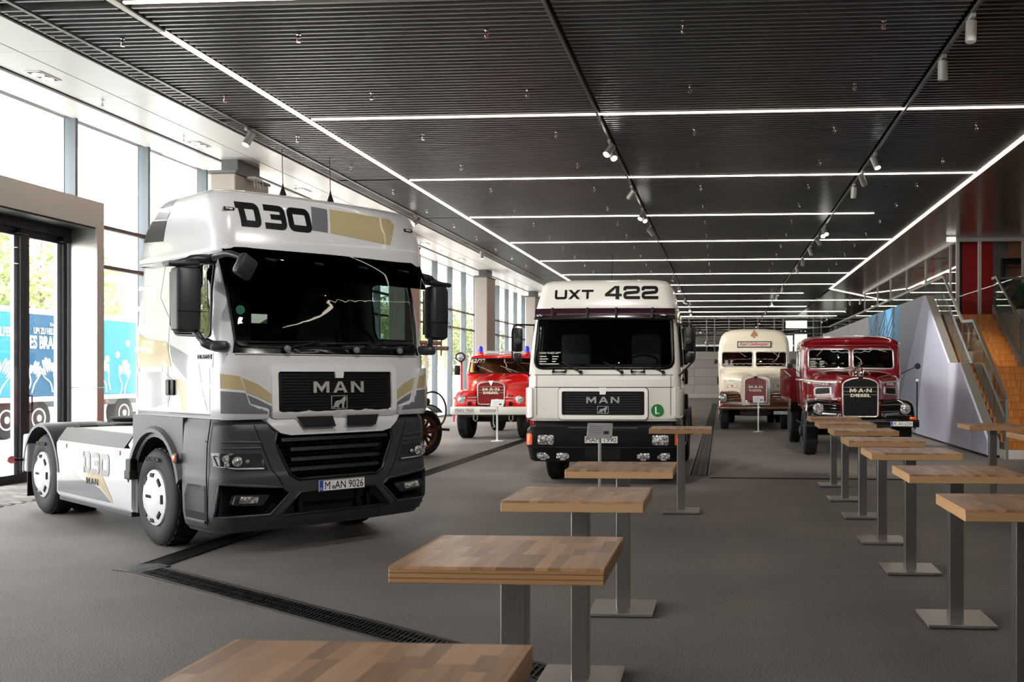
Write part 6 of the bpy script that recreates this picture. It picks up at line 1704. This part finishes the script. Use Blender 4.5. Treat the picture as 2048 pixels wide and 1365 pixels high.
def build_bus():
    T = thing('vintage_bus', 'cream and brown vintage bonneted bus with red radiator and roof sign', 'bus', (1.08, 31.8, 0), 0.0)
    PC = mat('cream_paint', (224, 216, 196), .22, var=.03, coat=.6)
    PB = mat('brown_paint', (84, 44, 22), .2, var=.06, coat=.8)
    GL = glass('bus_glass', (168, 140, 104))
    SIL = mat('silver_trim', (214, 212, 206), .25, .6)
    bn = bonnet([(.0, .46, .46, .80, 1.72, .14), (.2, .50, .51, .84, 1.75, .16), (.45, .64, .66, .88, 1.79, .18), (.8, .88, .90, .92, 1.84, .22), (1.05, 1.0, 1.02, .95, 1.88, .24), (1.4, 1.04, 1.06, .95, 1.95, .26)])
    bb = bvh_of(bn); obj('bonnet', bn, PC, T, 40)
    radiator(T, .345, .87, 1.62, .07, -.03, mat('radiator_red', (128, 14, 22), .4, var=.08), SIL, 1.34, 1.27)
    for s in (-1, 1):
        obj('badge_dot', lathe(BM(), [(0, -.012), (.035, -.01), (.035, 0)], 'Y', (s * .29, -.035, .92), 14), SIL, T)
        vp = [(s * .56, 1.36), (s * .90, 1.33), (s * .90, 1.44), (s * .56, 1.50)]
        v_ = obj('flank_vent', thicken(wrap(frame_polys2(vp, .018), bb, '-Y', .008, .06), .01), SIL, T, 30)
        obj('vent_badge', wrap([[(s * .70, 1.385), (s * .76, 1.38), (s * .76, 1.43), (s * .70, 1.435)]], bb, '-Y', .008, .06), REDL, v_)
        obj('flank_letters', wrap(None, bb, '-Y', .006, .2, src=shift(text_bm('M·A·N', .2, .05, .04), s * .74, 1.58)), mat('faded_letters', (170, 164, 150), .5), T)
        obj('fender', fender(s, .45, 1.16, [(-.05, .80), (-.02, .98), (.15, 1.18), (.5, 1.27), (.95, 1.2), (1.35, 1.0)], .34), PB, T, 40)
        headlamp(T, s * 1.03, -.14, 1.03, .125)
        for k in range(3): obj('fender_trim', tube(BM(), spline([(s * .85, -.03 - .0 * k, .98 + .09 * k), (s * .65, .0, .99 + .09 * k), (s * .5, .08, 1.0 + .08 * k)], 4), .008, 5), SIL, T)
        obj('turn_signal', lathe(BM(), [(0, -.03), (.035, -.02), (.04, 0)], 'Y', (s * 1.06, -.1, .83), 12), ORANGE, T)
        w_ = wheel(T, s * 1.12, .95, .5, .28, s, hubm=PB)
        obj('hub', lathe(BM(), [(.12, 0), (.1, -.05), (0, -.06)], 'X', n=16), SIL, w_, 40)
        for xx in (1.16, .86): wheel(T, s * xx, 5.2, .5, .27, s, hubm=PB)
        obj('chassis_rail', bx(BM(), s * .38, s * .48, .1, 7.2, .5, .72), UNDER, T)
    rows = [(.85, 1.14, 1.30, .06, .14, 7.4), (1.3, 1.17, 1.28, .06, .14, 7.4), (2.0, 1.18, 1.28, .06, .15, 7.4), (2.55, 1.17, 1.32, .06, .16, 7.4), (2.85, 1.15, 1.36, .08, .22, 7.36), (3.05, 1.09, 1.42, .1, .28, 7.3), (3.18, .98, 1.52, .12, .3, 7.2), (3.27, .78, 1.68, .14, .28, 7.0), (3.31, .45, 1.9, .1, .2, 6.8)]
    body = cab_loft(rows, 3, False, True); bv = bvh_of(body)
    for s in (-1, 1):
        pane_cut(body, bv, '-Y', rpoly([(s * .05, 2.03), (s * 1.07, 2.04), (s * 1.07, 2.52), (s * .05, 2.53)], .09), GL, T, 'windscreen', -.004, .018, SIL, lim=lambda c: c.y < 1.8)
        ax = '-X' if s < 0 else '+X'
        for k in range(5):
            pane_cut(body, bv, ax, rrect(1.75 + 1.08 * k, 2.7 + 1.08 * k, 1.95, 2.6, .1), GL, T, 'side_window', -.004, .014, SIL, lim=(lambda c: c.x < -1) if s < 0 else (lambda c: c.x > 1))
        obj('brown_band', wrap([[(1.5, .9), (7.3, .9), (7.3, 1.3), (1.5, 1.3)]], bv, ax, .004, .5), PB, T)
        p0 = cast(bv, '-Y', s * .55, 2.55, .03); p1 = cast(bv, '-Y', s * .55 + .28, 2.36, .02); obj('wiper', tube(BM(), [p0, p1], .007, 6), SIL, T)
        m_ = obj('round_mirror', lathe(BM(), [(0, .03), (.06, .02), (.085, 0), (.08, -.012), (0, -.014)], 'Y', (s * 1.27, 1.1, 2.2), 20), CHROME if s < 0 else BLACKP, T, 40)
        obj('mirror_stalk', cyl(BM(), (s * 1.15, 1.4, 2.1), (s * 1.26, 1.12, 2.2), .008, 6), BLACKP, m_)
        obj('roof_moulding', seam([(s * 1.02, 2.82), (s * .95, 2.92), (s * .75, 2.97), (s * .6, 2.98), (s * .6, 2.84)], bv, '-Y', .008, -.002, 5, False), PC, T)
        obj('door_handle', cyl(BM(), (s * 1.2, 1.5, 1.45), (s * 1.2, 1.5, 1.7), .025, 8), BLACKP, T)
    obj('coach_body', thicken(body, .025), PC, T, 35)
    I = mat('bus_interior', (150, 104, 62), .7); old_seats(T, 2.2, 1.5, mat('bus_seat_red', (92, 26, 24), .7))
    obj('inner_floor', bx(BM(), -1.1, 1.1, 1.4, 7.3, .9, .96), I, T); obj('inner_wall', bx(BM(), -1.1, 1.1, 3.4, 3.45, .96, 2.9), I, T)
    # front sign and roof triangle
    c0 = cast(bv, '-Y', 0, 2.77, .012)
    sg = obj('name_sign', box(BM(), c0, (1.12, .03, .21), .006), BLACKP, T); obj('sign_face', box(BM(), c0 + Vector((0, -.014, 0)), (1.06, .012, .15), .003), mat('sign_face_grey', (196, 194, 186), .5), sg)
    text('sign_text', 'Karl Gallmeyer', mat('sign_orange', (206, 76, 26), .5), sg, c0 + Vector((0, -.021, 0)), '-Y', w=.96, h=.13, bold=.025, shear=.35, depth=.002)
    tm = mat('triangle_amber', (176, 108, 30), .4); 
    tr = obj('warning_triangle', prism(BM(), rpoly([(-.14, 3.02), (.14, 3.02), (0, 3.27)], .03), 'Y', 1.42, 1.47), PB, T); obj('triangle_face', prism(BM(), rpoly([(-.095, 3.045), (.095, 3.045), (0, 3.215)], .02), 'Y', 1.405, 1.42), tm, tr)
    obj('triangle_foot', bx(BM(), -.04, .04, 1.4, 1.5, 2.93, 3.03), PB, tr)
    print_lines(T, bv, -.97, 2.24, .3, 5)
    obj('bumper', bx(BM(), -1.17, 1.17, -.22, -.13, .66, .78, .03), PB, T, 40); obj('bumper_strip', tube(BM(), [(-1.1, -.225, .72), (1.1, -.225, .72)], .012, 6), SIL, T)
    plate(T, .79, -.225, .57, 'MAN 1957', w=.46, h=.11, eu=False)
    obj('engine', bx(BM(), -.4, .4, .1, 1.4, .45, .9), UNDER, T); obj('axle', cyl(BM(), (-.9, .95, .5), (.9, .95, .5), .07, 12), UNDER, T)
    obj('underbody', bx(BM(), -1.05, 1.05, 1.6, 7.2, .5, .88), UNDER, T)
    return T

def build_fire():
    T = thing('fire_engine', 'bright red vintage fire engine with white bumper and blue beacons', 'fire engine', (-6.3, 26.95, 0), 0.0); T.scale = (1.035, 1, 1)
    PR = mat('fire_red', (206, 22, 20), .2, var=.04, coat=.8)
    PW = mat('fire_white', (226, 224, 218), .35, var=.03)
    GL = glass('fire_glass', (196, 172, 132)); SIL = mat('silver_trim', (214, 212, 206), .25, .6)
    BL = mat('beacon_blue', (16, 40, 190), .15, var=.05, coat=.8, emit=((20, 60, 255), .25))
    bn = bonnet([(.0, .46, .46, .92, 1.60, .14), (.25, .52, .54, .92, 1.66, .18), (.7, .70, .72, .95, 1.74, .24), (1.15, .9, .92, 1.0, 1.82, .28)])
    bv0 = bvh_of(bn); obj('bonnet', bn, PR, T, 40)
    radiator(T, .355, .96, 1.53, .05, -.02, mat('grille_dark_red', (150, 14, 20), .45, var=.08), SIL, 1.33, 1.275)
    text('model_number', '415', CREAML, T, (.15, -.045, 1.08), '-Y', w=.12, h=.06, bold=.05, depth=.01)
    obj('bonnet_seam', seam([(-.7, 1.30), (-.36, 1.32)], bv0, '-Y', .006, 0, 5, False), DARKM, T)
    for s in (-1, 1):
        obj('fender', fender(s, .40, 1.0, [(-.10, .90), (-.08, 1.12), (.06, 1.28), (.35, 1.36), (.8, 1.32), (1.15, 1.1), (1.3, .9)], .42), PR, T, 40)
        obj('fender_front', prism(BM(), rpoly([(s * .42, .9), (s * .98, .9), (s * .98, 1.1), (s * .8, 1.32), (s * .42, 1.36)], .06), 'Y', -.06, .06, .02), PR, T, 40)
        headlamp(T, s * .78, -.07, 1.08, .125)
        gr = obj('side_grille', bx(BM(), s * .46, s * .60, -.075, -.06, 1.03, 1.22), mat('grille_dark_red', (150, 14, 20), .45), T)
        for k in range(2): obj('grille_bar', cyl(BM(), (s * .38, -.085, 1.07 + .08 * k), (s * .64, -.085, 1.07 + .08 * k), .01, 6), SIL, gr)
        obj('horn', lathe(BM(), [(.03, .1), (.03, -.04), (.06, -.1), (0, -.1)], 'Y', (s * .55, -.05, .98), 14), BLACKP, T, 40)
        obj('turn_signal', lathe(BM(), [(0, -.04), (.03, -.03), (.03, 0)], 'Y', (s * .98, -.02, 1.13), 12), ORANGE, T)
        wheel(T, s * .98, .65, .54, .34, s, tread=22, hubm=PR)
        wheel(T, s * .95, 4.4, .54, .34, s, tread=22, hubm=PR)
        be = obj('beacon', lathe(BM(), [(.09, 2.36), (.08, 2.44), (.0, 2.44)], 'Z', (s * .66, 1.55, 0), 16), PR, T, 40); obj('dome', lathe(BM(), [(.065, 2.44), (.068, 2.54), (.05, 2.59), (0, 2.61)], 'Z', (s * .66, 1.55, 0), 16), BL, be, 60)
        obj('chassis_rail', bx(BM(), s * .34, s * .44, .05, 6.2, .6, .8), UNDER, T)
    obj('windscreen_base', bx(BM(), -.95, .95, 1.1, 1.3, 1.0, 1.8, .05), PR, T)
    rows = [(1.0, .98, 1.12, .06, .14, 3.0), (1.78, 1.0, 1.12, .08, .16, 3.0), (2.1, .98, 1.2, .1, .18, 3.0), (2.26, .96, 1.26, .1, .2, 3.0), (2.33, .90, 1.36, .12, .22, 2.95), (2.37, .7, 1.6, .12, .2, 2.8)]
    body = cab_loft(rows, 3, False, True); bv = bvh_of(body)
    pane_cut(body, bv, '-Y', rpoly([(-.90, 1.82), (.90, 1.82), (.86, 2.24), (-.86, 2.24)], .07), GL, T, 'windscreen', -.004, .018, BLACKP, lim=lambda c: c.y < 1.5)
    for s in (-1, 1): pane_cut(body, bv, '-X' if s < 0 else '+X', rrect(1.5, 2.3, 1.82, 2.22, .06), GL, T, 'side_window', -.004, .012, BLACKP, lim=(lambda c: c.x < -.8) if s < 0 else (lambda c: c.x > .8))
    obj('cab_body', thicken(body, .025), PR, T, 35)
    old_seats(T, 1.9, 1.45, mat('fire_seat_tan', (150, 112, 66), .7), .85); obj('cab_back', bx(BM(), -.9, .9, 2.7, 2.75, 1.1, 2.3), mat('fire_lining', (168, 124, 72), .7), T)
    text('unit_number', '62/22', PLATE, T, cast(bv, '-Y', -.66, 2.17, .008), '-Y', w=.4, h=.12, bold=.02, shear=.2, depth=.002)
    for x0, x1 in ((-.55, -.2), (.1, .5)): obj('wiper', tube(BM(), [cast(bv, '-Y', x1, 1.83, .03), cast(bv, '-Y', x0 - .1, 2.02, .02)], .008, 6), SIL, T)
    sp = obj('search_lamp', lathe(BM(), [(0, .12), (.1, .1), (.14, .0), (.14, -.03), (.12, -.03)], 'Y', (-1.02, .75, 2.27), 22), BLACKP, T, 40); obj('lens', lathe(BM(), [(.12, -.025), (.06, -.04), (0, -.045)], 'Y', (-1.02, .75, 2.27), 20), LENS, sp, 40)
    obj('lamp_post', cyl(BM(), (-1.02, .82, 1.3), (-1.02, .82, 2.16), .03, 10), PR, sp); obj('lamp_yoke', cyl(BM(), (-1.02, .8, 2.1), (-1.02, .78, 2.2), .02, 8), BLACKP, sp)
    obj('side_mirror', box(BM(), (-1.14, .85, 1.9), (.16, .04, .28), .02), BLACKP, T, 40)
    obj('bumper', bx(BM(), -1.04, 1.04, -.28, -.12, .68, .9, .03), PW, T, 30); obj('bumper_badge', bx(BM(), -.25, .2, -.29, -.27, .76, .84, .005, 1), LETTER, T)
    plate(T, -.66, -.285, .80, 'MAN 1964', w=.5, h=.12, eu=False)
    for x in (-.4, .55): obj('tow_shackle', tube(BM(), [(x - .05, -.1, .66), (x - .05, -.12, .55), (x, -.13, .5), (x + .05, -.12, .55), (x + .05, -.1, .66)], .014, 6), LETTER, T)
    obj('winch_hook', tube(BM(), [(.1, -.2, .68), (.1, -.2, .42), (.14, -.2, .36), (.08, -.2, .34)], .012, 6), LETTER, T)
    obj('axle', cyl(BM(), (-.9, .65, .54), (.9, .65, .54), .09, 12), UNDER, T); obj('rear_axle', cyl(BM(), (-.9, 4.4, .54), (.9, 4.4, .54), .09, 12), UNDER, T)
    obj('rear_body', bx(BM(), -1.02, 1.02, 3.05, 6.2, .95, 2.4, .04), PR, T); obj('rear_shutter', bx(BM(), -1.03, 1.03, 3.3, 5.9, 1.2, 2.1), SIL, T)
    obj('front_crossmember', bx(BM(), -.9, .9, .0, .1, .6, .72), UNDER, T)
    for y in (3.2, 6.0): obj('roof_rail', bx(BM(), -.9, .9, y, y + .05, 2.42, 2.5), LETTER, T)
    # second engine behind it
    E = thing('fire_engine', 'red fire engine with a square blue light, mostly hidden behind the white cab-over truck', 'fire engine', (-5.4, 34.5, 0))
    obj('cab', bx(BM(), -1.1, 1.1, 0, 6, .6, 2.55, .08), PR, E, 40); obj('roof_bar', bx(BM(), -1.0, 1.0, .3, .7, 2.55, 2.62, .02), PW, E)
    b2 = obj('beacon', bx(BM(), -.95, -.65, .35, .65, 2.62, 2.86, .03), BL, E, 40)
    obj('windscreen', bx(BM(), -.95, .95, -.02, 0, 1.5, 2.3), mat('van_glass', (60, 80, 92), .1), E)
    for s in (-1, 1):
        for y in (.9, 4.6): wheel(E, s * 1.08, y, .5, .3, s)
    return T

def build_antique():
    T = thing('antique_fire_cart', 'antique vehicle with brown spoked wheel and wooden beam behind the white truck', 'antique vehicle', (-7.88, 22.35, 0), math.radians(150))
    BR = mat('copper_brown', (106, 60, 34), .4, .2, var=.15); WD = mat('aged_wood', (122, 84, 54), .6, var=.25, scale=12, stretch=(8, 1, 8)); PR = mat('cart_red', (150, 14, 26), .2, coat=.7); BK = mat('gloss_black', (14, 14, 15), .15, coat=.8)
    def swheel(s, y):
        w = bpy.data.objects.new('wheel', None); COL.objects.link(w); w.parent = T; w.location = (s * .3 if s > 0 else -1.5, y, .5)
        obj('tyre', lathe(BM(), [(.36, -.09), (.44, -.12), (.5, -.08), (.5, .08), (.44, .12), (.36, .09)], 'X', n=36, closed=True), RUBBER, w, 50)
        obj('rim', lathe(BM(), [(.31, -.06), (.37, -.08), (.37, .08), (.31, .06)], 'X', n=36, closed=True), BR, w, 40)
        obj('hub', lathe(BM(), [(0, .13), (.07, .13), (.1, .06), (.1, -.06), (.07, -.1), (0, -.1)], 'X', n=18), BR, w, 40)
        for k in range(12):
            a = 2 * PI * k / 12; obj('spoke', cyl(BM(), (0, math.cos(a) * .09, math.sin(a) * .09), (0, math.cos(a) * .34, math.sin(a) * .34), .034, 8), BR, w)
    for s in (-1, 1):
        for y in (.0, 2.9): swheel(s, y)
        x = .3 if s > 0 else -1.5
        rings = [[(x - .14, .62 * math.cos(a) + y0, .5 + .6 * math.sin(a)), (x + .16, .62 * math.cos(a) + y0, .5 + .6 * math.sin(a)), (x + .16, .65 * math.cos(a) + y0, .5 + .63 * math.sin(a)), (x - .14, .65 * math.cos(a) + y0, .5 + .63 * math.sin(a))] for y0 in (0,) for a in [math.radians(-35 + 170 * k / 14) for k in range(15)]]
        obj('mudguard', loft(BM(), rings), BK, T, 40)
    obj('frame', bx(BM(), -1.2, 0, -.4, 3.4, .62, .74), BK, T)
    obj('body', bx(BM(), -1.4, .1, .4, 3.3, .74, 1.35, .04), PR, T)
    obj('seat_box', bx(BM(), -1.35, .05, -.2, .4, 1.0, 1.3, .03), mat('leather_brown', (70, 44, 30), .6), T)
    obj('tank', lathe(BM(), [(0, -.3), (.16, -.26), (.22, -.1), (.22, 1.2), (0, 1.25)], 'Y', (-1.25, .2, 1.5), 24), PR, T, 40)
    obj('wheel_ring', tube(BM(), [(-1.66, -.12 + .42 * math.cos(a), .98 + .42 * math.sin(a)) for a in [2 * PI * k / 30 for k in range(30)]], .022, 8, True), BR, T, 60)
    for z, x1 in ((2.36, .72), (2.48, .5)):
        obj('ladder_beam', tube(BM(), [(-.2, .4, z + .06), (-1.2 - x1, -.35, z)], .045, 8), WD, T, 60)
    obj('beam_hook', tube(BM(), [(-1.75, -.3, 2.2), (-1.76, -.3, 2.5), (-1.78, -.3, 2.62)], .016, 6), DARKM, T)
    for k in range(3): obj('beam_rope', tube(BM(), spline([(-1.0 - .2 * k, .1, 2.5), (-1.25 - .2 * k, 0, 2.38), (-1.3 - .2 * k, -.1, 2.5)], 4), .014, 6), WD, T)
    obj('beam_post', cyl(BM(), (-1.1, .2, 1.3), (-1.1, .2, 2.45), .035, 8), DARKM, T)
    obj('bent_pipe', tube(BM(), spline([(-1.3, .3, 1.1), (-1.58, .1, 1.15), (-1.65, .05, 1.4), (-1.6, .0, 1.5)], 5), .018, 8), DARKM, T, 60)
    obj('bundle', box(BM(), (-1.32, -.1, 1.18), (.34, .3, .16), .05), WD, T, 40)
    obj('tow_pin', tube(BM(), [(-1.5, -.2, .58), (-1.95, -.35, .56)], .03, 8), DARKM, T)
    return T
build_maroon(); build_bus(); build_fire(); build_antique()
